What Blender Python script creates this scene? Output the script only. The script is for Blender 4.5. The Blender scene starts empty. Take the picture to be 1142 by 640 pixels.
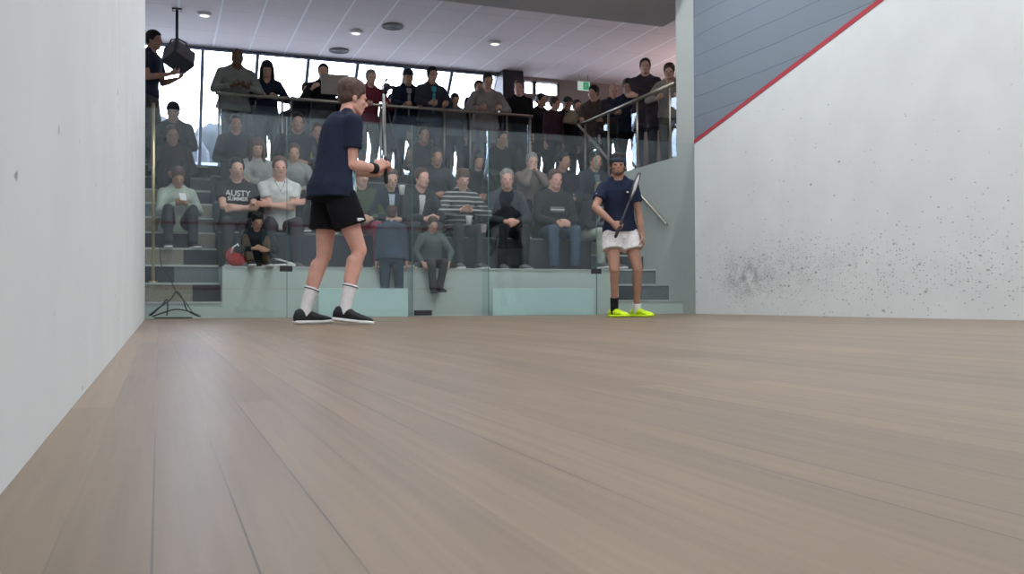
import bpy, bmesh, math, random
from mathutils import Vector as V, Matrix
random.seed(7)
LP, EXPO = 74, 0.0
R = math.radians
PI = math.pi
scn = bpy.context.scene
COL = scn.collection

# ------------------------------------------------------------------ tags and links
def tag(o, label=None, cat=None, group=None, kind=None):
    if label: o['label'] = label
    if cat: o['category'] = cat
    if group: o['group'] = group
    if kind: o['kind'] = kind
    return o

def link(name, me, mats=None, parent=None, loc=None):
    o = bpy.data.objects.new(name, me)
    COL.objects.link(o)
    if mats and me is not None and len(me.materials) == 0:
        for m in (mats if isinstance(mats, (list, tuple)) else [mats]):
            me.materials.append(m)
    if parent: o.parent = parent
    if loc: o.location = loc
    return o

def empty(name, loc=(0, 0, 0), rz=0):
    o = bpy.data.objects.new(name, None)
    COL.objects.link(o)
    o.location = loc
    o.rotation_euler = (0, 0, rz)
    o.empty_display_size = .1
    return o

def to_mesh(bm, name='m', smooth=False):
    bmesh.ops.recalc_face_normals(bm, faces=bm.faces[:])
    me = bpy.data.meshes.new(name)
    bm.to_mesh(me); bm.free()
    if smooth:
        me.polygons.foreach_set('use_smooth', [True] * len(me.polygons))
    return me

# ------------------------------------------------------------------ materials
def mat(name, col, rough=.8, var=.0, vscale=8, bump=0, bscale=30, metal=0, spec=.3, stretch=(1, 1, 1), bdist=.01):
    m = bpy.data.materials.new(name); m.use_nodes = True
    nt = m.node_tree; b = nt.nodes['Principled BSDF']
    b.inputs['Base Color'].default_value = (*col, 1)
    b.inputs['Roughness'].default_value = rough
    b.inputs['Metallic'].default_value = metal
    b.inputs['Specular IOR Level'].default_value = spec
    tc = nt.nodes.new('ShaderNodeTexCoord')
    mp = nt.nodes.new('ShaderNodeMapping'); mp.inputs['Scale'].default_value = stretch
    nt.links.new(tc.outputs['Object'], mp.inputs[0])
    if var > 0:
        n = nt.nodes.new('ShaderNodeTexNoise'); n.inputs['Scale'].default_value = vscale
        n.inputs['Detail'].default_value = 4
        nt.links.new(mp.outputs[0], n.inputs['Vector'])
        r = nt.nodes.new('ShaderNodeValToRGB')
        r.color_ramp.elements[0].position = .3; r.color_ramp.elements[1].position = .7
        r.color_ramp.elements[0].color = (*[max(0, c * (1 - var)) for c in col], 1)
        r.color_ramp.elements[1].color = (*[min(1, c * (1 + var)) for c in col], 1)
        nt.links.new(n.outputs['Fac'], r.inputs['Fac'])
        nt.links.new(r.outputs['Color'], b.inputs['Base Color'])
    if bump > 0:
        n2 = nt.nodes.new('ShaderNodeTexNoise'); n2.inputs['Scale'].default_value = bscale
        n2.inputs['Detail'].default_value = 3
        nt.links.new(mp.outputs[0], n2.inputs['Vector'])
        bp = nt.nodes.new('ShaderNodeBump'); bp.inputs['Strength'].default_value = bump
        bp.inputs['Distance'].default_value = bdist
        nt.links.new(n2.outputs['Fac'], bp.inputs['Height'])
        nt.links.new(bp.outputs[0], b.inputs['Normal'])
    return m

_cl = {}
def cloth(col, key=None):
    k = tuple(round(c, 3) for c in col)
    if k not in _cl:
        _cl[k] = mat('cloth', col, .92, .18, 9, .55, 7, spec=.12, bdist=.035)
    return _cl[k]

def emis(name, col, s):
    m = bpy.data.materials.new(name); m.use_nodes = True
    nt = m.node_tree; nt.nodes.clear()
    e = nt.nodes.new('ShaderNodeEmission'); o = nt.nodes.new('ShaderNodeOutputMaterial')
    e.inputs[0].default_value = (*col, 1); e.inputs[1].default_value = s
    nt.links.new(e.outputs[0], o.inputs[0])
    return m

def glass(name, tint, ior=1.5, gl=1.0):
    """thin architectural pane: transparent with a fresnel mirror on each face"""
    m = bpy.data.materials.new(name); m.use_nodes = True
    nt = m.node_tree; nt.nodes.clear()
    o = nt.nodes.new('ShaderNodeOutputMaterial'); mx = nt.nodes.new('ShaderNodeMixShader')
    t = nt.nodes.new('ShaderNodeBsdfTransparent'); t.inputs[0].default_value = (*tint, 1)
    g = nt.nodes.new('ShaderNodeBsdfGlossy'); g.inputs['Roughness'].default_value = .0
    g.inputs['Color'].default_value = (gl * .74, gl * .83, gl * .90, 1)
    f = nt.nodes.new('ShaderNodeFresnel')
    ge = nt.nodes.new('ShaderNodeNewGeometry'); mr = nt.nodes.new('ShaderNodeMapRange')   # same reflectance on leaving as on entering
    mr.inputs['To Min'].default_value = ior; mr.inputs['To Max'].default_value = 1/ior
    nt.links.new(ge.outputs['Backfacing'], mr.inputs['Value']); nt.links.new(mr.outputs[0], f.inputs[0])
    nt.links.new(f.outputs[0], mx.inputs[0]); nt.links.new(t.outputs[0], mx.inputs[1])
    nt.links.new(g.outputs[0], mx.inputs[2]); nt.links.new(mx.outputs[0], o.inputs[0])
    return m

M = {}
M['grey_paint'] = mat('grey_paint', (.48, .52, .505), .6, .04, 2)
M['pale_panel'] = mat('pale_panel', (.50, .585, .565), .55, .03, 2)
M['dark_wall'] = mat('dark_wall', (.09, .10, .10), .8, .1, 2)
M['ceil'] = None
M['soffit'] = mat('soffit_plaster', (.46, .43, .42), .9, .03, 1)
M['upper_floor'] = mat('upper_floor_carpet', (.06, .06, .065), .95, .2, 12)
M['carpet_dark'] = mat('carpet_dark', (.045, .05, .06), .95, .25, 60)
M['carpet_grey'] = mat('carpet_grey', (.15, .17, .18), .95, .2, 60)
M['carpet_khaki'] = mat('carpet_khaki', (.25, .235, .19), .95, .2, 60)
M['nosing'] = mat('nosing', (.45, .48, .47), .6)
M['steel'] = mat('brushed_steel', (.42, .38, .32), .38, .1, 20, metal=1)
M['brass'] = mat('brass', (.62, .50, .28), .3, .1, 10, metal=1)
M['black_metal'] = mat('black_metal', (.03, .03, .034), .5, metal=0)
M['mullion'] = mat('mullion', (.20, .23, .30), .5)
M['red'] = mat('red_line', (.42, .045, .06), .55)
M['black_plastic'] = mat('black_plastic', (.02, .02, .022), .45)
M['white_plastic'] = mat('white_plastic', (.75, .76, .76), .5)
M['rubber_white'] = mat('white_rubber', (.72, .72, .72), .6)
M['shoe_black'] = mat('black_mesh_upper', (.022, .024, .027), .7, .3, 60)
M['shoe_neon'] = mat('neon_upper', (.62, .86, .02), .5, .15, 30)
M['shoe_grey'] = mat('grey_upper', (.12, .12, .13), .7, .2, 40)
M['shoe_white'] = mat('white_upper', (.55, .56, .56), .6, .1, 40)
M['sock_white'] = mat('sock_white', (.74, .73, .75), .95, .06, 40, .3, 80)
M['sock_black'] = mat('sock_black', (.012, .013, .015), .95)
M['eye'] = mat('eye', (.02, .015, .012), .25)
M['mouth'] = mat('mouth', (.30, .10, .09), .6)
M['skin_light'] = mat('skin_light', (.55, .33, .26), .6, .08, 12)
M['skin_flush'] = mat('skin_flush', (.60, .33, .265), .6, .10, 10)
M['skin_mid'] = mat('skin_mid', (.44, .25, .18), .6, .08, 12)
M['skin_tan'] = mat('skin_tan', (.36, .20, .145), .6, .1, 12)
M['skin_brown'] = mat('skin_brown', (.13, .07, .05), .6, .1, 12)
M['hair_black'] = mat('hair_black', (.010, .009, .009), .55, .3, 40, .6, 90)
M['hair_brown'] = mat('hair_brown', (.075, .042, .032), .6, .35, 40, .6, 90)
M['hair_blond'] = mat('hair_blond', (.30, .21, .12), .6, .3, 40, .6, 90)
M['hair_grey'] = mat('hair_grey', (.22, .21, .2), .7, .3, 40, .6, 90)

def floor_mat():
    m = bpy.data.materials.new('court_boards'); m.use_nodes = True
    nt = m.node_tree; b = nt.nodes['Principled BSDF']; L = nt.links.new; N = nt.nodes.new
    tc = N('ShaderNodeTexCoord'); sx = N('ShaderNodeSeparateXYZ'); L(tc.outputs['Object'], sx.inputs[0])
    cx = N('ShaderNodeCombineXYZ'); L(sx.outputs['Y'], cx.inputs['X']); L(sx.outputs['X'], cx.inputs['Y'])
    br = N('ShaderNodeTexBrick'); L(cx.outputs[0], br.inputs['Vector'])
    br.offset = .37; br.inputs['Scale'].default_value = 1
    br.inputs['Brick Width'].default_value = 1.9; br.inputs['Row Height'].default_value = .062
    br.inputs['Mortar Size'].default_value = .0011; br.inputs['Mortar Smooth'].default_value = .4
    br.inputs['Color1'].default_value = (.0, .0, .0, 1); br.inputs['Color2'].default_value = (1, 1, 1, 1)
    br.inputs['Mortar'].default_value = (.5, .5, .5, 1)
    rp = N('ShaderNodeValToRGB'); L(br.outputs['Color'], rp.inputs[0])
    rp.color_ramp.elements[0].color = (.192, .138, .091, 1); rp.color_ramp.elements[1].color = (.262, .189, .127, 1)
    e = rp.color_ramp.elements.new(.5); e.color = (.225, .163, .109, 1)
    # grain stretched along the boards
    mp = N('ShaderNodeMapping'); mp.inputs['Scale'].default_value = (60, 1.6, 1); L(tc.outputs['Object'], mp.inputs[0])
    n = N('ShaderNodeTexNoise'); n.inputs['Scale'].default_value = 1; n.inputs['Detail'].default_value = 6; n.inputs['Roughness'].default_value = .6
    L(mp.outputs[0], n.inputs['Vector'])
    r2 = N('ShaderNodeValToRGB'); L(n.outputs['Fac'], r2.inputs[0])
    r2.color_ramp.elements[0].position = .25; r2.color_ramp.elements[1].position = .75
    r2.color_ramp.elements[0].color = (.80, .80, .81, 1); r2.color_ramp.elements[1].color = (1.14, 1.13, 1.12, 1)
    mx = N('ShaderNodeMixRGB'); mx.blend_type = 'MULTIPLY'; mx.inputs[0].default_value = 1
    L(rp.outputs[0], mx.inputs[1]); L(r2.outputs[0], mx.inputs[2])
    # broad worn patches
    n3 = N('ShaderNodeTexNoise'); n3.inputs['Scale'].default_value = 1.3; n3.inputs['Detail'].default_value = 5
    mp3 = N('ShaderNodeMapping'); mp3.inputs['Scale'].default_value = (2.2, .6, 1); L(tc.outputs['Object'], mp3.inputs[0]); L(mp3.outputs[0], n3.inputs['Vector'])
    r3 = N('ShaderNodeValToRGB'); L(n3.outputs['Fac'], r3.inputs[0])
    r3.color_ramp.elements[0].position = .35; r3.color_ramp.elements[1].position = .65
    r3.color_ramp.elements[0].color = (.90, .905, .93, 1); r3.color_ramp.elements[1].color = (1.06, 1.04, 1.02, 1)
    mx3 = N('ShaderNodeMixRGB'); mx3.blend_type = 'MULTIPLY'; mx3.inputs[0].default_value = 1
    L(mx.outputs[0], mx3.inputs[1]); L(r3.outputs[0], mx3.inputs[2])
    # seams: dark only on some stretches
    n4 = N('ShaderNodeTexNoise'); n4.inputs['Scale'].default_value = 1; n4.inputs['Detail'].default_value = 2
    mp4 = N('ShaderNodeMapping'); mp4.inputs['Scale'].default_value = (7, .8, 1); L(tc.outputs['Object'], mp4.inputs[0]); L(mp4.outputs[0], n4.inputs['Vector'])
    r4 = N('ShaderNodeValToRGB'); L(n4.outputs['Fac'], r4.inputs[0])
    r4.color_ramp.elements[0].position = .42; r4.color_ramp.elements[1].position = .56
    mu = N('ShaderNodeMath'); mu.operation = 'MULTIPLY'; L(br.outputs['Fac'], mu.inputs[0]); L(r4.outputs[0], mu.inputs[1])
    mx4 = N('ShaderNodeMixRGB'); mx4.inputs[2].default_value = (.07, .055, .045, 1)
    L(mu.outputs[0], mx4.inputs[0]); L(mx3.outputs[0], mx4.inputs[1])
    L(mx4.outputs[0], b.inputs['Base Color'])
    b.inputs['Roughness'].default_value = .37; b.inputs['Specular IOR Level'].default_value = .45
    return m

def wall_mat(marks):
    m = bpy.data.materials.new('court_plaster'); m.use_nodes = True
    nt = m.node_tree; b = nt.nodes['Principled BSDF']; L = nt.links.new; N = nt.nodes.new
    tc = N('ShaderNodeTexCoord')
    n = N('ShaderNodeTexNoise'); n.inputs['Scale'].default_value = 2.2; n.inputs['Detail'].default_value = 6
    L(tc.outputs['Object'], n.inputs['Vector'])
    r = N('ShaderNodeValToRGB'); L(n.outputs['Fac'], r.inputs[0])
    r.color_ramp.elements[0].position = .3; r.color_ramp.elements[1].position = .7
    r.color_ramp.elements[0].color = (.66, .685, .70, 1); r.color_ramp.elements[1].color = (.71, .735, .75, 1)
    out = r.outputs[0]
    sx = N('ShaderNodeSeparateXYZ'); L(tc.outputs['Object'], sx.inputs[0])
    def math_(op, a, b_=None, c=None):
        q = N('ShaderNodeMath'); q.operation = op
        for i, v in enumerate((a, b_, c)):
            if v is None: continue
            if isinstance(v, (int, float)): q.inputs[i].default_value = v
            else: L(v, q.inputs[i])
        return q.outputs[0]
    def gauss(y0, sy, z0, sz, amp):
        a = math_('DIVIDE', math_('SUBTRACT', sx.outputs['Y'], y0), sy); a = math_('MULTIPLY', a, a)
        c = math_('DIVIDE', math_('SUBTRACT', sx.outputs['Z'], z0), sz); c = math_('MULTIPLY', c, c)
        return math_('MULTIPLY', math_('POWER', 2.718, math_('MULTIPLY', math_('ADD', a, c), -1)), amp)
    dens = None
    for gs in marks:
        g = gauss(*gs); dens = g if dens is None else math_('ADD', dens, g)
    for scale, amp, stre, dark in ((44, 1.0, 1.0, .66), (24, .20, 1.0, .66)):
        mp = N('ShaderNodeCombineXYZ'); L(math_('MULTIPLY', sx.outputs['Y'], .6), mp.inputs[0]); L(sx.outputs['Z'], mp.inputs[1])
        nz = N('ShaderNodeTexNoise'); nz.inputs['Scale'].default_value = 9; L(mp.outputs[0], nz.inputs['Vector'])
        mv = N('ShaderNodeMixRGB'); mv.inputs[0].default_value = .035; L(mp.outputs[0], mv.inputs[1]); L(nz.outputs['Color'], mv.inputs[2])
        vo = N('ShaderNodeTexVoronoi'); vo.voronoi_dimensions = '2D'; vo.inputs['Scale'].default_value = scale; L(mv.outputs[0], vo.inputs['Vector'])
        sc = N('ShaderNodeSeparateColor'); L(vo.outputs['Color'], sc.inputs[0])
        present = math_('LESS_THAN', sc.outputs[0], math_('MULTIPLY', dens, amp))
        rad = math_('MULTIPLY_ADD', sc.outputs[1], .26, .14)
        ed = math_('SUBTRACT', 1.0, math_('DIVIDE', vo.outputs['Distance'], rad))
        ed = math_('MINIMUM', math_('MAXIMUM', math_('MULTIPLY', ed, 1.6), 0), 1)
        f = math_('MULTIPLY', math_('MULTIPLY', ed, present), math_('MULTIPLY_ADD', sc.outputs[2], .5, dark - .45))
        mx = N('ShaderNodeMixRGB'); L(f, mx.inputs[0]); L(out, mx.inputs[1]); mx.inputs[2].default_value = (.07, .07, .072, 1)
        out = mx.outputs[0]
    # grey rubbed film where the ball hits most
    n5 = N('ShaderNodeTexNoise'); n5.inputs['Scale'].default_value = 9; n5.inputs['Detail'].default_value = 6; L(tc.outputs['Object'], n5.inputs['Vector'])
    fl = math_('MULTIPLY', math_('MULTIPLY', math_('MAXIMUM', math_('SUBTRACT', n5.outputs['Fac'], .36), 0), math_('MULTIPLY', dens, dens)), 1.05)
    mx5 = N('ShaderNodeMixRGB'); L(fl, mx5.inputs[0]); L(out, mx5.inputs[1]); mx5.inputs[2].default_value = (.12, .12, .125, 1); out = mx5.outputs[0]
    L(out, b.inputs['Base Color'])
    b.inputs['Roughness'].default_value = .7; b.inputs['Specular IOR Level'].default_value = .15
    return m

def boards_mat():
    m = bpy.data.materials.new('upper_cladding'); m.use_nodes = True
    nt = m.node_tree; b = nt.nodes['Principled BSDF']; L = nt.links.new; N = nt.nodes.new
    tc = N('ShaderNodeTexCoord'); sx = N('ShaderNodeSeparateXYZ'); L(tc.outputs['Object'], sx.inputs[0])
    cx = N('ShaderNodeCombineXYZ'); L(sx.outputs['Y'], cx.inputs['X']); L(sx.outputs['Z'], cx.inputs['Y'])
    nz = N('ShaderNodeTexNoise'); nz.inputs['Scale'].default_value = .6; L(cx.outputs[0], nz.inputs['Vector'])
    mv = N('ShaderNodeMixRGB'); mv.inputs[0].default_value = .06; L(cx.outputs[0], mv.inputs[1]); L(nz.outputs['Color'], mv.inputs[2])
    br = N('ShaderNodeTexBrick'); L(mv.outputs[0], br.inputs['Vector'])
    br.inputs['Scale'].default_value = 1; br.inputs['Brick Width'].default_value = 9.0; br.inputs['Row Height'].default_value = .235
    br.inputs['Mortar Size'].default_value = .006; br.inputs['Mortar Smooth'].default_value = .5
    br.inputs['Color1'].default_value = (.175, .215, .265, 1); br.inputs['Color2'].default_value = (.19, .23, .28, 1)
    br.inputs['Mortar'].default_value = (.11, .14, .18, 1)
    L(br.outputs['Color'], b.inputs['Base Color'])
    b.inputs['Roughness'].default_value = .55
    return m

def ceil_mat():
    m = bpy.data.materials.new('ceiling_tiles'); m.use_nodes = True
    nt = m.node_tree; b = nt.nodes['Principled BSDF']; L = nt.links.new; N = nt.nodes.new
    tc = N('ShaderNodeTexCoord'); sx = N('ShaderNodeSeparateXYZ'); L(tc.outputs['Object'], sx.inputs[0])
    def seam(axis, step, off, wid):
        a = N('ShaderNodeMath'); a.operation = 'ADD'; L(sx.outputs[axis], a.inputs[0]); a.inputs[1].default_value = off
        q = N('ShaderNodeMath'); q.operation = 'PINGPONG'; L(a.outputs[0], q.inputs[0]); q.inputs[1].default_value = step / 2
        l = N('ShaderNodeMath'); l.operation = 'LESS_THAN'; L(q.outputs[0], l.inputs[0]); l.inputs[1].default_value = wid
        return l.outputs[0]
    s1 = seam('X', .6, CE_OFF, .016); s2 = seam('Y', 1.2, .3, .007)
    n = N('ShaderNodeTexNoise'); n.inputs['Scale'].default_value = 1.5; n.inputs['Detail'].default_value = 4; L(tc.outputs['Object'], n.inputs['Vector'])
    r = N('ShaderNodeValToRGB'); L(n.outputs['Fac'], r.inputs[0])
    r.color_ramp.elements[0].color = (.74, .66, .66, 1); r.color_ramp.elements[1].color = (.82, .74, .74, 1)
    m1 = N('ShaderNodeMixRGB'); L(s2, m1.inputs[0]); L(r.outputs[0], m1.inputs[1]); m1.inputs[2].default_value = (.55, .52, .55, 1)
    m2 = N('ShaderNodeMixRGB'); L(s1, m2.inputs[0]); L(m1.outputs[0], m2.inputs[1]); m2.inputs[2].default_value = (.95, .95, .97, 1)
    L(m2.outputs[0], b.inputs['Base Color']); b.inputs['Roughness'].default_value = .85
    return m
CE_OFF = .2
M['ceil'] = ceil_mat()
M['floor'] = floor_mat()
M['boards'] = boards_mat()
M['wall_r'] = wall_mat([(-1.0, .40, .42, .24, 1.0), (-1.7, 1.0, .48, .30, .50), (-3.2, 2.2, .45, .33, .26), (-4.6, 1.0, .35, .25, .22), (-3, 5, .9, .9, .03)])
M['wall_l'] = wall_mat([(-1.4, 1.2, .45, .4, .10), (-6, 4, 1.0, .9, .012)])
M['wall_f'] = wall_mat([(0, 1, 50, 1, 0)])
M['glass'] = glass('court_glass', (.955, .975, .965), 1.5)
M['glass_edge'] = mat('glass_edge', (.10, .22, .20), .2)
M['win_glass'] = glass('window_glass', (.95, .98, 1.0), 1.35)

# ------------------------------------------------------------------ mesh primitives
def box(bm, x0, x1, y0, y1, z0, z1, mi=0):
    vs = [bm.verts.new(p) for p in ((x0,y0,z0),(x1,y0,z0),(x1,y1,z0),(x0,y1,z0),(x0,y0,z1),(x1,y0,z1),(x1,y1,z1),(x0,y1,z1))]
    for f in ((0,3,2,1),(4,5,6,7),(0,1,5,4),(1,2,6,5),(2,3,7,6),(3,0,4,7)):
        fc = bm.faces.new([vs[i] for i in f]); fc.material_index = mi
    return vs

def bevel(bm, w, seg=2):
    bmesh.ops.bevel(bm, geom=bm.edges[:], offset=w, segments=seg, affect='EDGES', profile=.5)

def prism(bm, pts, d0, d1, axis='x', mi=0):
    """polygon given in the two other axes, extruded along axis"""
    def P(a, b, d):
        return {'x': (d, a, b), 'y': (a, d, b), 'z': (a, b, d)}[axis]
    A = [bm.verts.new(P(a, b, d0)) for a, b in pts]; B = [bm.verts.new(P(a, b, d1)) for a, b in pts]
    n = len(pts)
    bm.faces.new(A).material_index = mi; bm.faces.new(B[::-1]).material_index = mi
    for i in range(n):
        bm.faces.new((A[i], B[i], B[(i+1) % n], A[(i+1) % n])).material_index = mi

def frame_of(d):
    d = d.normalized()
    a = V((0, 0, 1)) if abs(d.z) < .9 else V((1, 0, 0))
    u = d.cross(a).normalized(); return u, d.cross(u).normalized(), d

def loft(bm, secs, n=16, cap=True):
    """secs: list of (centre, u axis*rx, v axis*ry)"""
    rings = []
    for c, u, v in secs:
        rings.append([bm.verts.new(c + u * math.cos(2*PI*i/n) + v * math.sin(2*PI*i/n)) for i in range(n)])
    for a, b in zip(rings, rings[1:]):
        for i in range(n):
            bm.faces.new((a[i], a[(i+1) % n], b[(i+1) % n], b[i]))
    if cap:
        bm.faces.new(rings[0][::-1]); bm.faces.new(rings[-1])

def cone(bm, a, b, r1, r2, n=14, flat_a=False, flat_b=False, k=4):
    """tapered capsule; flat ends where a hem is"""
    a, b = V(a), V(b); d = b - a
    if d.length < 1e-5: d = V((0, 0, 1e-4))
    u, v, w = frame_of(d)
    secs = []
    if not flat_a:
        for i in range(k, 0, -1):
            t = i / k * PI/2 * .97; secs.append((a - w*r1*math.sin(t), u*r1*math.cos(t), v*r1*math.cos(t)))
    secs.append((a, u*r1, v*r1)); secs.append((b, u*r2, v*r2))
    if not flat_b:
        for i in range(1, k+1):
            t = i / k * PI/2 * .97; secs.append((b + w*r2*math.sin(t), u*r2*math.cos(t), v*r2*math.cos(t)))
    loft(bm, secs, n)

def ell(bm, c, rx, ry, rz, rot=None, nu=16, nv=10):
    c = V(c); rot = rot or Matrix.Identity(3)
    secs = []
    for i in range(nv+1):
        t = -PI/2*.985 + PI*.985*i/nv
        secs.append((c + rot @ V((0, 0, rz*math.sin(t))), rot @ V((rx*math.cos(t), 0, 0)), rot @ V((0, ry*math.cos(t), 0))))
    loft(bm, secs, nu)

def tube(bm, pts, r, n=10, closed=False):
    pts = [V(p) for p in pts]; m = len(pts); rings = []
    up = None
    for i, p in enumerate(pts):
        if closed: d = pts[(i+1) % m] - pts[i-1]
        else: d = pts[min(i+1, m-1)] - pts[max(i-1, 0)]
        d.normalize()
        if up is None: u, v, _ = frame_of(d)
        else:
            u = (up - d * up.dot(d)).normalized(); v = d.cross(u)
        up = u
        rr = r[i] if isinstance(r, (list, tuple)) else r
        rings.append([bm.verts.new(p + u*rr*math.cos(2*PI*j/n) + v*rr*math.sin(2*PI*j/n)) for j in range(n)])
    for i in range(m if closed else m-1):
        a, b = rings[i], rings[(i+1) % m]
        for j in range(n): bm.faces.new((a[j], a[(j+1) % n], b[(j+1) % n], b[j]))
    if not closed:
        bm.faces.new(rings[0][::-1]); bm.faces.new(rings[-1])

def remesh(bm, voxel, smooth=3, name='body'):
    me = to_mesh(bm, 'tmp'); o = bpy.data.objects.new('tmp', me); COL.objects.link(o)
    md = o.modifiers.new('r', 'REMESH'); md.mode = 'VOXEL'; md.voxel_size = voxel; md.use_smooth_shade = True
    if smooth:
        s = o.modifiers.new('s', 'SMOOTH'); s.factor = .5; s.iterations = smooth
    dg = bpy.context.evaluated_depsgraph_get()
    out = bpy.data.meshes.new_from_object(o.evaluated_get(dg)); out.name = name
    bpy.data.objects.remove(o); bpy.data.meshes.remove(me)
    out.polygons.foreach_set('use_smooth', [True] * len(out.polygons))
    return out

# ------------------------------------------------------------------ camera
CAM = dict(f=1023.44, yaw=.3677, pit=.0156, rol=-.0044, x=.1277, y=-9.8956, z=.1655)
cy, sy = math.cos(CAM['yaw']), math.sin(CAM['yaw'])
FW = V((sy*math.cos(CAM['pit']), cy*math.cos(CAM['pit']), math.sin(CAM['pit'])))
r0 = V((cy, -sy, 0)); u0 = r0.cross(FW)
RT = r0*math.cos(CAM['rol']) + u0*math.sin(CAM['rol']); UP = -r0*math.sin(CAM['rol']) + u0*math.cos(CAM['rol'])
cd = bpy.data.cameras.new('camera'); cam = bpy.data.objects.new('camera', cd); COL.objects.link(cam)
cd.sensor_width = 36; cd.lens = 36*CAM['f']/1142; cd.clip_start = .02; cd.clip_end = 400
mw = Matrix.Identity(4)
for i, c in enumerate((RT, UP, -FW)):
    for j in range(3): mw[j][i] = c[j]
mw.translation = V((CAM['x'], CAM['y'], CAM['z']))
cam.matrix_world = mw
scn.camera = cam

def ray(px, py):
    d = FW*CAM['f'] + RT*(px-571) + UP*(320-py)
    return d
def at(px, py, Y):
    """point of the depth plane y=Y seen at a pixel of the photograph"""
    d = ray(px, py); t = (Y - CAM['y'])/d.y
    return V((CAM['x']+d.x*t, Y, CAM['z']+d.z*t))
def lat(px, Y): return at(px, 320, Y).x
def onx(px, py, X):
    d = ray(px, py); t = (X - CAM['x'])/d.x
    return V((X, CAM['y']+d.y*t, CAM['z']+d.z*t))

# ------------------------------------------------------------------ the court
W, D, YF = 6.4, 9.75, -10.05          # width, out line length, front wall
CH = 5.7
def struct(name, bm, m, parent=None, label=None):
    o = link(name, to_mesh(bm, name), m, parent)
    if parent is None: o['kind'] = 'structure'
    if label: o['label'] = label
    return o

bm = bmesh.new(); box(bm, -.9, W+.2, YF, .30, -.2, 0); struct('floor', bm, M['floor'])
bm = bmesh.new(); box(bm, -.2, 0, YF, .0, 0, CH); struct('wall_left', bm, M['wall_l'])
def oz(y): return 2.13 + 2.44*(-y)/D
bm = bmesh.new(); prism(bm, [(YF, 0), (0, 0), (0, oz(0)), (YF, oz(YF))], W, W+.2, 'x'); struct('wall_right', bm, M['wall_r'])
wu = bmesh.new(); prism(wu, [(YF, oz(YF)+.05), (0, oz(0)+.05), (0, CH), (YF, CH)], W, W+.2, 'x'); struct('wall_right_upper', wu, M['boards'])
bm = bmesh.new(); prism(bm, [(YF, oz(YF)), (0, oz(0)), (0, oz(0)+.05), (YF, oz(YF)+.05)], W-.006, W+.2, 'x'); struct('trim_1', bm, M['red'])
# front wall with tin, service line and out line (seen only in the glass)
bm = bmesh.new(); box(bm, -.2, W+.2, YF-.2, YF, 0, CH); struct('wall_front', bm, M['wall_f'])
bm = bmesh.new(); box(bm, 0, W, YF, YF+.01, 1.78, 1.83); struct('trim_2', bm, M['red'])
bm = bmesh.new(); box(bm, 0, W, YF, YF+.012, .0, .43, 0); struct('trim_3', bm, M['white_plastic'])
bm = bmesh.new(); box(bm, 0, W, YF, YF+.015, .43, .48, 0); struct('trim_4', bm, M['red'])
bm = bmesh.new(); box(bm, -.2, W+.2, YF-.2, .1, CH, CH+.15); struct('ceiling_court', bm, M['white_plastic'])

# ------------------------------------------------------------------ gallery shell
FL = 2.04          # upper floor level
GC = 4.57          # gallery ceiling
DR = 3.36          # front edge of the upper floor
XL, XR = -.9, 10.6
YB = 6.75          # rear wall right of the column
bm = bmesh.new(); box(bm, XL, XR, .0, 6.9, GC, GC+.2); struct('ceiling', bm, M['ceil'])
sf = onx(742, 30, 7.06)
bm = bmesh.new(); box(bm, XL, 7.06, .0, 1.87, 4.2, GC); struct('ceiling_soffit', bm, M['soffit'])
bm = bmesh.new(); box(bm, XL, XR, -.1, 0, GC, CH); struct('wall_header', bm, M['grey_paint'])
bm = bmesh.new(); box(bm, -.9, -.78, .0, 8.6, 0, GC); struct('wall_gallery_left', bm, M['grey_paint'])
bm = bmesh.new(); box(bm, XR, XR+.15, .0, 8.6, 0, GC); struct('wall_gallery_right', bm, M['grey_paint'])
bm = bmesh.new(); box(bm, W+.2, XR, -.12, 0, 0, GC); struct('wall_gallery_front', bm, M['grey_paint'])
bm = bmesh.new(); box(bm, -.9, -.2, -.12, 0, 0, GC); struct('wall_gallery_front_left', bm, M['grey_paint'])
# pier beside the glass and the low wall under the side rail
bm = bmesh.new(); box(bm, W, W+.2, 0, .42, 0, GC); struct('wall_pier', bm, M['grey_paint'])
bm = bmesh.new(); box(bm, W, W+.2, .42, DR+.1, 0, 2.03); struct('wall_side_low', bm, M['grey_paint'])
bm = bmesh.new()
box(bm, XL, XR, DR, 8.6, FL-.25, FL); box(bm, W+.2, XR, 0, DR, FL-.25, FL)
struct('floor_upper', bm, M['upper_floor'])
bm = bmesh.new(); box(bm, XL, XR, DR+.1, DR+.2, 0, FL-.25); struct('wall_under_floor', bm, M['dark_wall'])
bm = bmesh.new(); box(bm, XL, W+.2, .33, DR+.1, -.2, -.05); struct('floor_under_seats', bm, M['dark_wall'])

# column at the end of the raked glazing
c0, c1 = lat(562, 6.35), lat(585, 6.35)
bm = bmesh.new(); box(bm, c0, c1, 6.35, 6.85, FL, GC); bevel(bm, .01, 1)
tag(struct('wall_column', bm, M['black_metal']))

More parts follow.
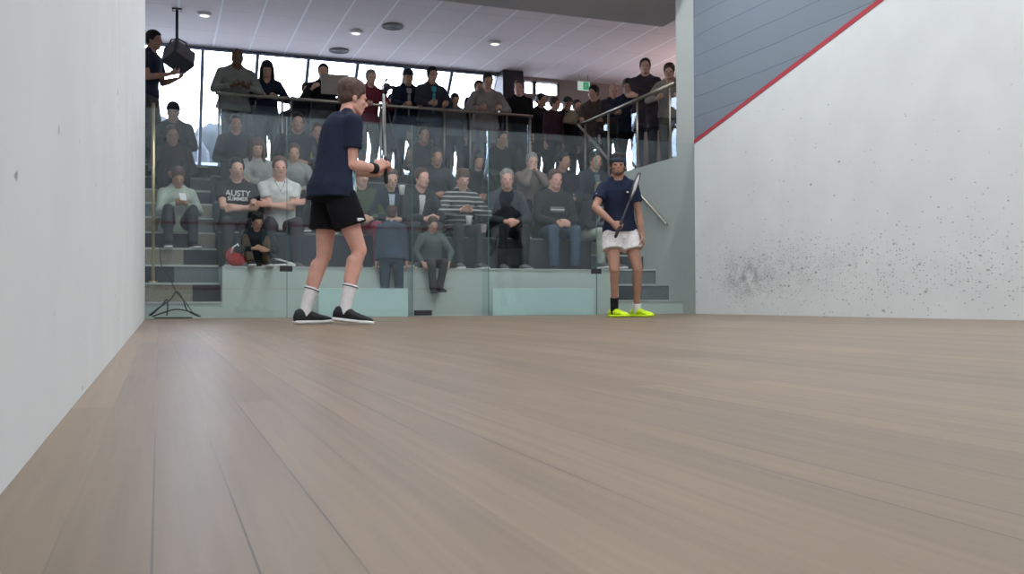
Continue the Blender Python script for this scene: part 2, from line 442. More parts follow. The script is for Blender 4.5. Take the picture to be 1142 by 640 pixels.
# raked window wall: bottom (y 8.15, z 2.75), top (y 6.7, z 4.57)
GB, GT = V((0, 8.15, 2.72)), V((0, 6.68, GC-.01))
bm = bmesh.new(); box(bm, XL, c1, 8.15, 8.3, FL, 2.72); struct('wall_sill', bm, M['dark_wall'])
wd = (GT-GB)
nrm = V((0, wd.z, -wd.y)).normalized()
mull = [(lat(px, 6.68)) for px in (226, 287.5, 344.5, 399.6, 453, 505)]
mull = [XL+.03] + mull + [c0 + .02]
for k in range(len(mull)-1):
    a, b = mull[k], mull[k+1]
    bm = bmesh.new()
    w_ = .028
    def bar(x0, x1, t0, t1, th=.05):
        p = [GB + wd*t0 + nrm*(-th), GB + wd*t0 + nrm*th, GB + wd*t1 + nrm*th, GB + wd*t1 + nrm*(-th)]
        prism(bm, [(q.y, q.z) for q in p], x0, x1, 'x')
    bar(a-w_, a+w_, 0, 1); bar(a+w_, b-w_, 0, .02); bar(a+w_, b-w_, .985, 1)
    if k == len(mull)-2: bar(b-w_, b+w_, 0, 1)
    o = struct('window_%d' % (k+1), bm, M['mullion'])
    bm = bmesh.new(); p = [GB + wd*.0 - nrm*.004, GB + wd*.0 + nrm*.004, GB + wd + nrm*.004, GB + wd - nrm*.004]
    prism(bm, [(q.y, q.z) for q in p], a, b, 'x')
    struct('pane', bm, M['win_glass'], o)
# side infill between raked glass and left wall is the wall itself; rear wall on the right with its openings
wx0 = c1; 
def rear_x(px): return lat(px, YB)
bm = bmesh.new()
zt, zm1, zm0, zb = 4.50, 4.25, 4.13, 2.30
xo0, xo1 = rear_x(584), rear_x(718)
xs = rear_x(625)
box(bm, wx0-.02, xo0, YB, YB+.15, FL, GC)
box(bm, xo1, XR, YB, YB+.15, FL, GC)
box(bm, xo0, xo1, YB, YB+.15, zt, GC); box(bm, xo0, xo1, YB, YB+.15, zm0, zm1); box(bm, xo0, xo1, YB, YB+.15, FL, zb)
box(bm, xs, xo1, YB, YB+.15, zm1, zt)
struct('wall_rear', bm, mat('rear_paint', (.30, .25, .245), .85, .05, 2))
bm = bmesh.new()
xc = rear_x(598)
for q in (xo0+.02, xc, xs): box(bm, q-.03, q+.03, YB+.02, YB+.1, zm1, zt)
o = struct('window_8', bm, M['black_metal'])
bm = bmesh.new(); box(bm, xo0, xs, YB+.05, YB+.056, zm1, zt); struct('pane', bm, M['win_glass'], o)
bm = bmesh.new()
for q in (xo0+.02, rear_x(632), rear_x(655), rear_x(682), xo1-.02): box(bm, q-.035, q+.035, YB+.02, YB+.1, zb, zm0)
box(bm, xo0, xo1, YB+.02, YB+.1, 3.88, 3.95)
o = struct('window_9', bm, M['black_metal'])
bm = bmesh.new(); box(bm, xo0, xo1, YB+.05, YB+.056, zb, zm0); struct('pane', bm, M['win_glass'], o)
bm = bmesh.new(); box(bm, c1-.04, c1+.06, YB, 8.3, FL, GC); struct('wall_return', bm, M['dark_wall'])

# ------------------------------------------------------------------ ceiling fittings
def fit(name, px, py, bmf, m, label, cat, group=None, z=GC):
    d = ray(px, py); t = (z - CAM['z'])/d.z
    p = V((CAM['x'], CAM['y'], CAM['z'])) + d*t
    bm = bmesh.new(); bmf(bm)
    o = link(name, to_mesh(bm, name, False), m, loc=p); tag(o, label, cat, group); return o
def disc(r, h):
    def f(bm):
        n = 20
        loft(bm, [(V((0,0,0)), V((r,0,0)), V((0,r,0))), (V((0,0,-h*.6)), V((r,0,0)), V((0,r,0))), (V((0,0,-h)), V((r*.7,0,0)), V((0,r*.7,0)))], n)
    return f
for px, py, lb in ((228, 15, 'small white round ceiling light, leftmost above the raked windows'),
                   (397, 35, 'small white round ceiling light between the two other ceiling lights'),
                   (552, 47, 'small white round ceiling light, rightmost, towards the dark column')):
    o = fit('ceiling_light', px, py, disc(.11, .035), M['white_plastic'], lb, 'ceiling light', 'round ceiling lights')
    bm = bmesh.new(); disc(.07, .01)(bm); link('lens', to_mesh(bm), emis('lens_glow', (1, .96, .9), 1.2), o, loc=(0, 0, -.035))
for px, py, lb in ((438, 29, 'dark round ceiling air vent above the middle of the gallery'),
                   (378, 56, 'dark round ceiling air vent close to the window heads behind the tall player')):
    def ring(bm):
        for r_ in (.16, .11, .06): tube(bm, [(r_*math.cos(a*PI/12), r_*math.sin(a*PI/12), -.012) for a in range(24)], .014, 6, True)
        disc(.17, .012)(bm)
    fit('ceiling_vent', px, py, ring, mat('vent_grey', (.16, .15, .16), .6), lb, 'vent', 'round ceiling vents')

# exit sign
p = at(651, 96, 6.2)
ex = empty('exit_sign', p); tag(ex, 'green and white running man exit sign hanging from the gallery ceiling', 'exit sign')
bm = bmesh.new(); box(bm, -.125, .125, -.02, .02, -.085, .085); bevel(bm, .004, 1); link('housing', to_mesh(bm), emis('sign_white', (.75, .95, .85), .55), ex)
bm = bmesh.new(); box(bm, -.02, .1, -.024, -.02, -.072, .072); g_ = link('green_panel', to_mesh(bm), emis('sign_green', (.02, .42, .16), .7), ex)
bm = bmesh.new()
ell(bm, (.05, -.026, .045), .011, .003, .011); cone(bm, (.045, -.026, .03), (.038, -.026, -.005), .009, .008, 8)
for a, b in (((.038,-.026,-.005),(.055,-.026,-.03)), ((.055,-.026,-.03),(.045,-.026,-.06)), ((.038,-.026,-.005),(.02,-.026,-.03)), ((.02,-.026,-.03),(.0,-.026,-.03)),
             ((.045,-.026,.025),(.068,-.026,.008)), ((.045,-.026,.025),(.02,-.026,.015)), ((.02,-.026,.015),(.01,-.026,-.005))): cone(bm, a, b, .006, .005, 8)
link('running_figure', to_mesh(bm), M['white_plastic'], g_)
for s in (-.09, .09):
    bm = bmesh.new(); cone(bm, (s, 0, .08), (s, 0, GC - p.z), .005, .005, 8); link('rod', to_mesh(bm), M['black_metal'], ex)

# hanging loudspeaker top left
p = at(199, 63, 4.6)
sp = empty('ceiling_speaker', p); tag(sp, 'black tilted loudspeaker hanging from the ceiling in front of the leftmost window', 'loudspeaker')
bm = bmesh.new()
prism(bm, [(-.21, -.15), (.17, -.19), (.21, .12), (-.15, .17)], -.14, .14, 'y'); bevel(bm, .012, 2)
rotm = Matrix.Rotation(R(35), 4, 'Z') @ Matrix.Rotation(R(18), 4, 'Y') @ Matrix.Rotation(R(-25), 4, 'X')
bmesh.ops.transform(bm, matrix=rotm, verts=bm.verts)
link('cabinet', to_mesh(bm), mat('speaker_body', (.05, .048, .055), .5), sp)
bm = bmesh.new(); prism(bm, [(-.17, -.12), (.14, -.15), (.17, .09), (-.12, .13)], -.155, -.14, 'y'); bmesh.ops.transform(bm, matrix=rotm, verts=bm.verts)
link('grille', to_mesh(bm), mat('grille', (.12, .11, .12), .6, .6, 120), sp)
bm = bmesh.new(); tube(bm, [(-.14, .1, .14), (-.1, .1, .27), (0, .1, .29), (.1, .1, .24), (.16, .08, .1)], .013, 8)
cone(bm, (-.02, .1, .28), (-.02, .1, GC-p.z), .022, .022, 10); box(bm, -.09, .05, .03, .17, GC-p.z-.02, GC-p.z)
link('bracket', to_mesh(bm), M['black_metal'], sp)

# ------------------------------------------------------------------ stairs and tiered seats
SX0, SX1 = -.775, lat(248, .30)          # left flight
TX1 = lat(690, .30)
Z0, DZ, Y0, DY = .176, .207, .30, .34
carp = [M['carpet_dark'], M['carpet_grey'], M['carpet_khaki'], M['nosing'], M['pale_panel']]
pats = [[4, 4], [2, 0], [0, 1], [2, 0], [0, 2], [2, 1], [1, 2], [2, 0], [0, 1], [2, 1]]
cuts = [.5, .62, .38, .52, .62, .5, .45, .4, .55, .5]
def flight(name, x0, x1, label, pat, cut):
    root = empty(name, (x0, Y0, 0)); tag(root, label, 'stairs')
    for k in range(10):
        z1 = Z0 + DZ*k; z0 = -.04 if k == 0 else z1 - DZ
        y0 = Y0 + DY*k; y1 = DR + .1
        a = 0; b = x1-x0; v0 = max(x0, 0)-x0; m_ = v0 + (b-v0)*cut[k]
        bm = bmesh.new()
        box(bm, a, m_, y0-Y0, y1-Y0, z0+.001, z1-.022, pat[k][0])
        box(bm, m_, b, y0-Y0, y1-Y0, z0+.001, z1-.022, pat[k][1])
        box(bm, a, b, y0-Y0-.012, y1-Y0, z1-.022, z1, 3)
        o = link('step', to_mesh(bm), carp, root)
    return root
flight('staircase', SX0, SX1, 'left carpeted staircase with grey and khaki risers beside the court wall', pats, cuts)
pats2 = [[4, 4]] + [[0, 1], [1, 1], [1, 0], [2, 0], [0, 1], [1, 2], [0, 1], [2, 0], [1, 0]]
flight('staircase', TX1, W-.001, 'right carpeted staircase behind the player in neon yellow shoes', pats2, cuts[::-1])

TY = [Y0, 1.07, 1.83, 2.6, DR]; TZ = [.555, .98, 1.40, 1.82, FL]
ts = empty('tiered_seating', (SX1, Y0, 0)); tag(ts, 'wide carpeted spectator tiers with a pale front wall behind the glass', 'seating')
for k in range(4):
    bm = bmesh.new()
    box(bm, .001, TX1-SX1-.001, TY[k]-Y0, DR-Y0-.001, -.04 if k == 0 else TZ[k-1]+.001, TZ[k]-.02, 4 if k == 0 else 0)
    box(bm, .001, TX1-SX1-.001, TY[k]-Y0-.01, DR-Y0-.001, TZ[k]-.02, TZ[k], 3 if k == 0 else 1)
    link('tier', to_mesh(bm), carp, ts)

# ------------------------------------------------------------------ glass back wall
HG = 2.13
seams = [lat(320, 0), lat(460, 0), lat(545, 0), lat(665.5, 0)]
gw = empty('glass_wall', (0, 0, 0)); gw['kind'] = 'structure'; gw.name = 'wall_back'
xs_ = [.003, seams[0], seams[1], seams[2], seams[3], W-.003]
for k in range(5):
    if k == 2: continue
    bm = bmesh.new(); box(bm, xs_[k]+.002, xs_[k+1]-.002, -.006, .006, .004, HG)
    link('glass_panel', to_mesh(bm), M['glass'], gw)
for sx_ in (seams[1]+.0, seams[2]+.0, seams[0], seams[3]):
    bm = bmesh.new(); wide = .22 if sx_ in (seams[1], seams[2]) else .012
    if wide > .1:
        box(bm, sx_-.006, sx_+.006, .012, wide, .004, HG)
        link('glass_fin', to_mesh(bm), M['glass'], gw)
    bm = bmesh.new(); box(bm, sx_-.0025, sx_+.0025, -.007, .007, .004, HG)
    link('seam', to_mesh(bm), M['glass_edge'], gw)
for px, z_ in ((319, .52), (665, .52)):
    x_ = lat(px, 0); bm = bmesh.new(); box(bm, x_-.065, x_+.065, -.016, .016, z_-.03, z_+.03); bevel(bm, .004, 1)
    link('patch_fitting', to_mesh(bm), M['black_metal'], gw)
dr = empty('door_1', (seams[1], 0, 0)); dr['kind'] = 'structure'
bm = bmesh.new(); box(bm, .006, seams[2]-seams[1]-.006, -.006, .006, .02, HG-.01); link('glass_leaf', to_mesh(bm), M['glass'], dr)
bm = bmesh.new(); box(bm, .02, .22, -.018, .018, .012, .07); bevel(bm, .004, 1); link('floor_hinge', to_mesh(bm), M['black_metal'], dr)
bm = bmesh.new(); box(bm, seams[2]-seams[1]-.09, seams[2]-seams[1]-.03, -.018, .018, .95, 1.05); bevel(bm, .006, 1); link('latch', to_mesh(bm), mat('latch', (.2, .2, .2), .4), dr)

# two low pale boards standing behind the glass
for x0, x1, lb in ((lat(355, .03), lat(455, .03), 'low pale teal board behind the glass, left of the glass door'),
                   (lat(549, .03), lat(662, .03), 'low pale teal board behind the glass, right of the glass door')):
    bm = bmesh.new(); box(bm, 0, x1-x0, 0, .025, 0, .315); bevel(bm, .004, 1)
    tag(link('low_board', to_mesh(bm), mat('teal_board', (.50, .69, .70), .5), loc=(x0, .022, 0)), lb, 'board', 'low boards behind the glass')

# ------------------------------------------------------------------ rails
def rail_tube(bm, pts, r=.024): tube(bm, pts, r, 12)
RZ = 3.07
rx0, rx1 = lat(240, DR+.05), lat(595, DR+.05)
rr = empty('handrail', (rx0, DR+.05, FL)); tag(rr, 'long metal top rail with glass balustrade across the upper floor edge', 'railing')
bm = bmesh.new(); rail_tube(bm, [(0, 0, RZ-FL), (rx1-rx0, 0, RZ-FL)]); link('rail', to_mesh(bm, 'r', True), M['steel'], rr)
posts = [lat(p_, DR+.05)-rx0 for p_ in (244, 315, 425, 496, 525, 566, 592)]
for x_ in posts:
    bm = bmesh.new(); cone(bm, (x_, 0, 0), (x_, 0, RZ-FL-.01), .016, .016, 10, True, True); link('post', to_mesh(bm, 'p', True), M['steel'], rr)
for a, b in zip(posts, posts[1:]):
    bm = bmesh.new(); box(bm, a+.03, b-.03, .02, .028, .05, RZ-FL-.13); link('glass_panel', to_mesh(bm), M['win_glass'], rr)
# side rail and its descent along the right stairs
sr = empty('handrail', (W+.1, .5, 2.03)); tag(sr, 'metal handrail on the right side wall that kinks and runs down the stairs', 'railing')
K = onx(650, 138, W+.05); N_ = onx(752, 93, W+.05); E_ = onx(743, 250, W-.05)
bm = bmesh.new(); o3 = V((W+.1, .5, 2.03)); rail_tube(bm, [N_-o3, K-o3], .028); link('rail', to_mesh(bm, 'r', True), M['steel'], sr)
bm = bmesh.new(); K2 = K + V((-.1, -.03, -.02)); rail_tube(bm, [K-o3, K2-o3, E_-o3], .022); link('stair_rail', to_mesh(bm, 'r', True), M['steel'], sr)
for t in (.04, .36, .68, .97):
    q = N_.lerp(K, t)
    bm = bmesh.new(); cone(bm, V((q.x, q.y, 2.03))-o3, q-o3, .016, .016, 10, True, True); link('post', to_mesh(bm, 'p', True), M['steel'], sr)
bm = bmesh.new(); box(bm, W+.12-o3.x, W+.13-o3.x, .45-.5, K.y-.5, .04, RZ-2.03-.2); link('glass_panel', to_mesh(bm), M['win_glass'], sr)
for t in (.15, .55, .92):
    q = K2.lerp(E_, t)
    bm = bmesh.new(); tube(bm, [q-o3, q-o3+V((0, 0, -.06)), q-o3+V((W-q.x, 0, -.06))], .008, 8); link('bracket', to_mesh(bm), M['steel'], sr)
# brass pole by the left stairs
pp = at(171, 255, .75)
bp_ = empty('stair_pole', (pp.x, .75, Z0+DZ)); tag(bp_, 'slim upright brass pole at the left edge of the left stairs', 'pole')
bm = bmesh.new(); cone(bm, (0, 0, .0), (0, 0, 1.95), .017, .017, 12, True, True); link('shaft', to_mesh(bm, 'p', True), M['brass'], bp_)
bm = bmesh.new(); cone(bm, (0, 0, 0), (0, 0, .02), .045, .04, 16, True, True); link('flange', to_mesh(bm, 'p', True), M['brass'], bp_)
# ------------------------------------------------------------------ people
def ik(a, t, l1, l2, pole):
    a, t = V(a), V(t); d = t - a; L = d.length; mx_ = (l1+l2)*.998
    if L > mx_: d = d*(mx_/L); L = mx_; t = a + d
    L = max(L, abs(l1-l2)+.02); dn = d.normalized()
    ca = (l1*l1 + L*L - l2*l2)/(2*l1*L); ca = max(-1, min(1, ca)); sa = math.sqrt(1-ca*ca)
    p = V(pole); p = (p - dn*p.dot(dn))
    p = p.normalized() if p.length > 1e-4 else V((0, 1, 0))
    return a + dn*l1*ca + p*l1*sa, t

def perp(h, d):
    h = V(h); h = h - d*h.dot(d)
    return h.normalized() if h.length > 1e-3 else frame_of(d)[0]

def hand(bm, w, d, thumb, nrm_, curl=25, sc=1.0, k=1.0, tin=30):
    """palm, four jointed fingers of unequal length and a thumb leaving the side of the palm"""
    d = V(d).normalized(); th = perp(thumb, d); n = perp(nrm_, d); n = (n - th*n.dot(th)).normalized()
    w = V(w)
    secs = []
    for t, hw, hh in ((-.01, .026, .019), (.02, .032, .0165), (.055, .040, .015), (.085, .040, .0125), (.093, .034, .010)):
        secs.append((w + d*t*sc, th*hw*sc, n*hh*sc))
    loft(bm, secs, 14)
    for i, (off, ln, r_) in enumerate(((.030, .074, .0088), (.0105, .083, .0090), (-.010, .077, .0087), (-.029, .060, .0078))):
        p = w + d*.084*sc + th*off*sc; c = R(curl*(1+.10*i)); dirv = d.copy(); ang = 0
        for j, f in enumerate((.46, .30, .24)):
            ang += c*(.75 if j == 0 else 1.0)
            dirv = (d*math.cos(ang) + n*math.sin(ang) + th*.06*(1.5-i)*(1 if curl < 50 else .2)).normalized()
            q = p + dirv*ln*f*sc; cone(bm, p, q, r_*k*(1-.06*j)*sc, r_*k*(.94-.06*j)*sc, 8, k=2); p = q
    p = w + d*.022*sc + th*.026*sc; a = R(tin)
    d1 = (d*.72 + th*.62 + n*.30).normalized(); q = p + d1*.045*sc; cone(bm, p, q, .013*k*sc, .011*k*sc, 8, k=2)
    d2 = (d*.80 + th*(.25-curl*.006) + n*(.25+curl*.008)).normalized(); q2 = q + d2*.030*sc; cone(bm, q, q2, .0105*k*sc, .0095*k*sc, 8, k=2)
    d3 = (d*.8 + th*(.02-curl*.006) + n*(.35+curl*.01)).normalized(); cone(bm, q2, q2 + d3*.024*sc, .0095*k*sc, .0082*k*sc, 8, k=2)

class Rig:
    def __init__(s, P):
        s.P = P; g = P.get
        s.pel = V(g('pel', (0, 0, .95))); s.lean = g('lean', 3); s.bend = g('bend', 4); s.tw = g('tw', 0); s.side = g('side', 0)
        s.wd = g('wd', 1.0); s.belly = g('belly', 0)
        s.c = []; p = s.pel + V((0, 0, 0)); n = 26; st = .54/n
        s.fr = []
        u, f = s.frame(0); q = s.pel - u*.12
        for i in range(-6, n+4):
            t = i*st; u, f, x = s.axes(t)
            if i == -6:
                q = s.pel + u*(i*st)
            s.fr.append((t, q.copy(), u, f, x)); q = q + u*st
        N = s.spine(.47)
        s.sh = {k: s.pt(.432, k*.168*s.wd*(1 if k else 1), g('shf', 0) * .01 , 0) + V((0, 0, g('shr' if k < 0 else 'shl', 0))) for k in (-1, 1)}
        s.neck = s.pt(.50, 0, 0, 0)
        hy, hp, hr = R(g('hy', 0)), R(g('hp', 0)), R(g('hroll', 0))
        u, f, x = s.axes(.54)
        s.hrot = Matrix.Rotation(hy, 3, 'Z') @ Matrix.Rotation(hr, 3, 'Y') @ Matrix.Rotation(hp, 3, 'X')
        nd = (u + V((0, 0, .6)) + (s.hrot @ V((0, -.12, 0)))*.8).normalized()
        s.head = s.neck + nd*.152 + (s.hrot @ V((0, -.012, 0)))
        s.el, s.wr, s.hd = {}, {}, {}
        for k, nm in ((-1, 'r'), (1, 'l')):
            tgt = g('h'+nm, (k*.24, -.04, .80))
            pol = g('ep'+nm, (k*.35, .8, -.2))
            s.el[k], s.wr[k] = ik(s.sh[k], tgt, .285, .255, pol)
            s.hd[k] = (s.wr[k]-s.el[k]).normalized()
        s.hip, s.kn, s.an = {}, {}, {}
        u, f, x = s.axes(0)
        for k, nm in ((-1, 'r'), (1, 'l')):
            s.hip[k] = s.pel + x*k*.092 - u*.03
            s.kn[k], s.an[k] = ik(s.hip[k], g('a'+nm, (k*.11, 0, .085)), .435, .42, g('kp'+nm, (k*.08, -1, .1)))
        s.fy = {-1: g('fyr', -8), 1: g('fyl', 8)}; s.fp = {-1: g('fpr', 0), 1: g('fpl', 0)}
    def axes(s, t):
        a = R(s.lean + s.bend*max(0, t)/.5); z = R(s.tw*max(0, min(1, t/.45)))
        b = R(s.side)
        rot = Matrix.Rotation(b, 3, 'Y') @ Matrix.Rotation(z, 3, 'Z') @ Matrix.Rotation(a, 3, 'X')
        return rot @ V((0, 0, 1)), rot @ V((0, -1, 0)), rot @ V((1, 0, 0))
    def frame(s, t):
        u, f, x = s.axes(t); return u, f
    def spine(s, t):
        for a, b in zip(s.fr, s.fr[1:]):
            if a[0] <= t <= b[0]: return a[1].lerp(b[1], (t-a[0])/(b[0]-a[0]))
        return s.fr[0][1] if t < s.fr[0][0] else s.fr[-1][1]
    def pt(s, t, x, f, u_):
        u, fw, xx = s.axes(t); return s.spine(t) + xx*x + fw*f + u*u_

TOR = ((-.115, .10, .080, -.01), (-.06, .150, .108, -.01), (0, .165, .118, -.012), (.07, .155, .108, -.005), (.15, .138, .095, 0), (.23, .145, .103, .004),
       (.32, .163, .116, .008), (.40, .170, .112, .004), (.445, .160, .095, -.004), (.48, .115, .075, -.012), (.515, .062, .058, -.012))
def torso(bm, g, t0, t1, infl, flare=0, flat=True):
    secs = []; ts = [t0] + [q[0] for q in TOR if t0+.012 < q[0] < t1-.012] + [t1]
    for t in ts:
        for a, b in zip(TOR, TOR[1:]):
            if a[0] <= t <= b[0]:
                k = (t-a[0])/(b[0]-a[0]); rx, ry, fo = [a[i]+(b[i]-a[i])*k for i in (1, 2, 3)]; break
        else: rx, ry, fo = (TOR[0] if t < TOR[0][0] else TOR[-1])[1:]
        if infl > 0 and t < .3: rx = max(rx, .158); ry = max(ry, .105)
        u, f, x = g.axes(t); fl = flare*max(0, (.1-t))*2
        bl = g.belly*math.exp(-((t-.12)/.12)**2)
        secs.append((g.spine(t) + f*(fo+bl*.5), x*(rx*g.wd+infl+fl+bl*.4), f*(ry*g.wd+infl+fl+bl*.6)))
    loft(bm, secs, 24)

def head_bm(bm, g, full=True):
    H, c = g.hrot, g.head
    T = lambda p: c + H @ V(p)
    ell(bm, T((0, .012, .030)), .074, .094, .090, H, 20, 14)
    ell(bm, T((0, -.020, -.035)), .058, .068, .078, H, 18, 12)
    ell(bm, T((0, -.052, -.088)), .030, .030, .024, H)
    for k in (-1, 1):
        cone(bm, T((k*.052, .005, -.062)), T((k*.022, -.058, -.092)), .018, .016, 10)
        ell(bm, T((k*.040, -.062, -.024)), .020, .018, .018, H)
        ell(bm, T((k*.076, .012, -.010)), .008, .018, .031, H @ Matrix.Rotation(k*.25, 3, 'Z'))
        ell(bm, T((k*.078, .004, -.032)), .007, .010, .010, H)
        ell(bm, T((k*.030, -.076, .014)), .024, .010, .009, H)
    cone(bm, T((0, -.080, .008)), T((0, -.101, -.024)), .008, .0125, 8)
    ell(bm, T((0, -.090, -.032)), .017, .012, .009, H)
    ell(bm, T((0, -.079, -.056)), .023, .011, .0065, H)
    ell(bm, T((0, -.077, -.067)), .019, .011, .007, H)
    cone(bm, g.neck + V((0, .0, -.04)), T((0, .022, -.055)), .060, .052, 14)
    for k in (-1, 1): cone(bm, g.pt(.445, k*.085*g.wd, -.012, 0), T((k*.028, .03, -.07)), .036, .034, 10)

def body_bm(g, hk):
    bm = bmesh.new(); torso(bm, g, -.115, .515, -.004); head_bm(bm, g)
    for k in (-1, 1):
        e, w = g.el[k], g.wr[k]
        ell(bm, g.sh[k], .056, .056, .056)
        cone(bm, g.sh[k], g.sh[k].lerp(e, .35), .052, .047); cone(bm, g.sh[k].lerp(e, .35), e, .047, .037)
        cone(bm, e, e.lerp(w, .35), .039, .041); cone(bm, e.lerp(w, .35), w, .041, .0255)
        P = g.P; nm = 'r' if k < 0 else 'l'
        hdv = V(P['hd'+nm]).normalized() if ('hd'+nm) in P else g.hd[k]
        hand(bm, w, hdv, P.get('ht'+nm, (0, -1, .3)), P.get('hn'+nm, (-k, -.2, 0)), P.get('curl'+nm, P.get('curl', 28)), 1.0, hk)
        hp_, kn, an = g.hip[k], g.kn[k], g.an[k]
        cone(bm, hp_, hp_.lerp(kn, .45), .090, .074, 16); cone(bm, hp_.lerp(kn, .45), kn, .074, .053, 16)
        cone(bm, kn, an.lerp(kn, .12), .050, .034, 14)
        back = perp(hp_-kn, (an-kn).normalized()); 
        # calf bulges away from the side the knee points to
        kd = ((kn-hp_).normalized() + (kn-an).normalized()); kd = kd if kd.length > .15 else V((math.sin(R(g.fy[k])), -math.cos(R(g.fy[k])), 0))
        kd = perp(kd, (an-kn).normalized())
        cc = kn.lerp(an, .30) - kd*.022; cone(bm, cc - (an-kn)*.10, cc + (an-kn)*.22, .047, .034, 14)
        ell(bm, kn + kd*.018, .036, .036, .042)
        cone(bm, an.lerp(kn, .15), an + V((0, 0, -.02)), .036, .036, 12)
        fw = foot_dir(g, k); cone(bm, an + V((0, 0, -.03)), an + fw*.13 + V((0, 0, -.055)), .032, .024, 10)
    return bm

def foot_dir(g, k):
    a, b = R(g.fy[k]), R(g.fp[k])
    return V((math.sin(a)*math.cos(b), -math.cos(a)*math.cos(b), -math.sin(b)))

def shoe(parent, g, k, sc, um, sm, high=0):
    fw = foot_dir(g, k); side = fw.cross(V((0, 0, 1))).normalized(); up = side.cross(fw)
    an = g.an[k]; o = an - up*.085
    # the shoe's own base sits just under the ankle
    bm = bmesh.new()
    prof = ((-.072, .026, .040, .05), (-.060, .036, .052, .066+high), (-.02, .040, .056, .082+high), (.03, .040, .052, .078+high*.5), (.075, .044, .042, .062), (.12, .050, .034, .047),
            (.16, .048, .028, .038), (.19, .036, .020, .028), (.205, .018, .010, .018))
    secs = [(o + fw*t + up*(.018 + z_/2), side*hw, up*(z_/2)) for t, hw, _, z_ in prof]
    loft(bm, secs, 18)
    bmesh.ops.transform(bm, matrix=Matrix.Scale(sc, 4), verts=bm.verts)
    s = link('shoe', to_mesh(bm, 'shoe', True), um, parent)
    bm = bmesh.new()
    secs = [(o + fw*t + up*.014, side*(hw+.004), up*.016) for t, hw, _, z_ in prof]
    rows = []
    for t, hw, _, z_ in prof:
        hb = hw+.005; lift = .004 if t > .15 else 0
        rows.append([bm.verts.new(o + fw*(t*1.02) + side*a*hb + up*b) for a, b in ((-1, .002+lift), (1, .002+lift), (1, .026+lift), (-1, .026+lift))])
    for a, b in zip(rows, rows[1:]):
        for j in range(4): bm.faces.new((a[j], a[(j+1) % 4], b[(j+1) % 4], b[j]))
    bm.faces.new(rows[0][::-1]); bm.faces.new(rows[-1])
    bmesh.ops.bevel(bm, geom=bm.edges[:], offset=.004, segments=2, affect='EDGES')
    bmesh.ops.transform(bm, matrix=Matrix.Scale(sc, 4), verts=bm.verts)
    link('sole', to_mesh(bm, 'sole', True), sm, s)
    return s, (o, fw, side, up)

def sleeve(bm, g, k, frac, r0, r1, infl_el=.0):
    """frac 0..1 upper arm, 1..2 forearm"""
    s, e, w = g.sh[k], g.el[k], g.wr[k]
    ell(bm, s + V((0, 0, -.004)), .066, .066, .066)
    if frac <= 1:
        cone(bm, s, s.lerp(e, frac), r0, r1, 18, flat_b=True)
    else:
        cone(bm, s, e, r0, .056, 16); q = e.lerp(w, frac-1)
        cone(bm, e, q, .054, r1, 16, flat_b=True)

HAIRS = {}
def hair_bm(g, st):
    H, c = g.hrot, g.head; T = lambda p: c + H @ V(p); bm = bmesh.new()
    if st in ('short', 'thick', 'fringe', 'long', 'bun'):
        q = {'short': 0, 'thick': .006, 'fringe': .005, 'long': .008, 'bun': .002}[st]
        ell(bm, T((0, .027, .056)), .084+q, .099+q, .084+q, H, 22, 14)
        ell(bm, T((0, .052, .004)), .075+q*.5, .062+q*.5, .066+q*.5, H, 18, 12)
        for k in (-1, 1): ell(bm, T((k*.071, .002, .020)), .014, .034, .036, H)
        for i in range(16):
            a = random.random()*6.28; b_ = R(25+55*random.random())
            ell(bm, T(((.068+q)*math.cos(a)*math.cos(b_), .020+(.084+q)*math.sin(a)*math.cos(b_), .054+(.069+q)*math.sin(b_))), .022, .022, .019, H, 8, 6)
        for k in (-1, 1): cone(bm, T((k*.073, -.022, .035)), T((k*.072, -.012, -.008)), .016, .009, 8)
    if st in ('fringe', 'long'):
        for i in range(-3, 4): cone(bm, T((i*.014, -.045, .105)), T((i*.020, -.083+abs(i)*.006, .040)), .020, .010, 8)
    if st == 'long':
        for i in range(9):
            a = R(-110 + i*220/8); p0 = T((.078*math.sin(a), .02+.075*math.cos(a), .02)); p1 = T((.088*math.sin(a), .025+.08*math.cos(a), -.12)); p2 = T((.10*math.sin(a), .02+.07*math.cos(a), -.24))
            cone(bm, p0, p1, .030, .028, 8); cone(bm, p1, p2, .028, .014, 8)
    if st == 'bun': ell(bm, T((0, .12, .08)), .036, .034, .036, H)
    if st == 'cap':
        ell(bm, T((0, .015, .050)), .084, .102, .080, H, 22, 14)
        ell(bm, T((0, -.105, .042)), .062, .062, .008, H @ Matrix.Rotation(R(12), 3, 'X'))
        ell(bm, T((0, .05, .0)), .070, .055, .06, H)
    if st == 'beanie':
        ell(bm, T((0, .018, .052)), .086, .102, .090, H, 22, 14)
        tube(bm, [T((.082*math.cos(a*PI/12), .016+.098*math.sin(a*PI/12), .035)) for a in range(24)], .013, 8, True)
    if st == 'hood':
        ell(bm, T((0, .030, .020)), .100, .108, .125, H, 22, 14); ell(bm, T((0, .06, -.10)), .105, .085, .07, H, 18, 10)
    return bm

def eyes(parent, g, sc):
    H, c = g.hrot, g.head
    for k in (-1, 1):
        bm = bmesh.new(); ell(bm, c + H @ V((k*.030, -.0835, -.003)), .012, .006, .0055, H, 10, 6)
        bmesh.ops.transform(bm, matrix=Matrix.Scale(sc, 4), verts=bm.verts); link('eye', to_mesh(bm, 'eye', True), M['eye'], parent)
    bm = bmesh.new(); ell(bm, c + H @ V((0, -.087, -.0615)), .020, .006, .0045, H, 12, 6)
    bmesh.ops.transform(bm, matrix=Matrix.Scale(sc, 4), verts=bm.verts); link('mouth', to_mesh(bm, 'mouth', True), M['mouth'], parent)

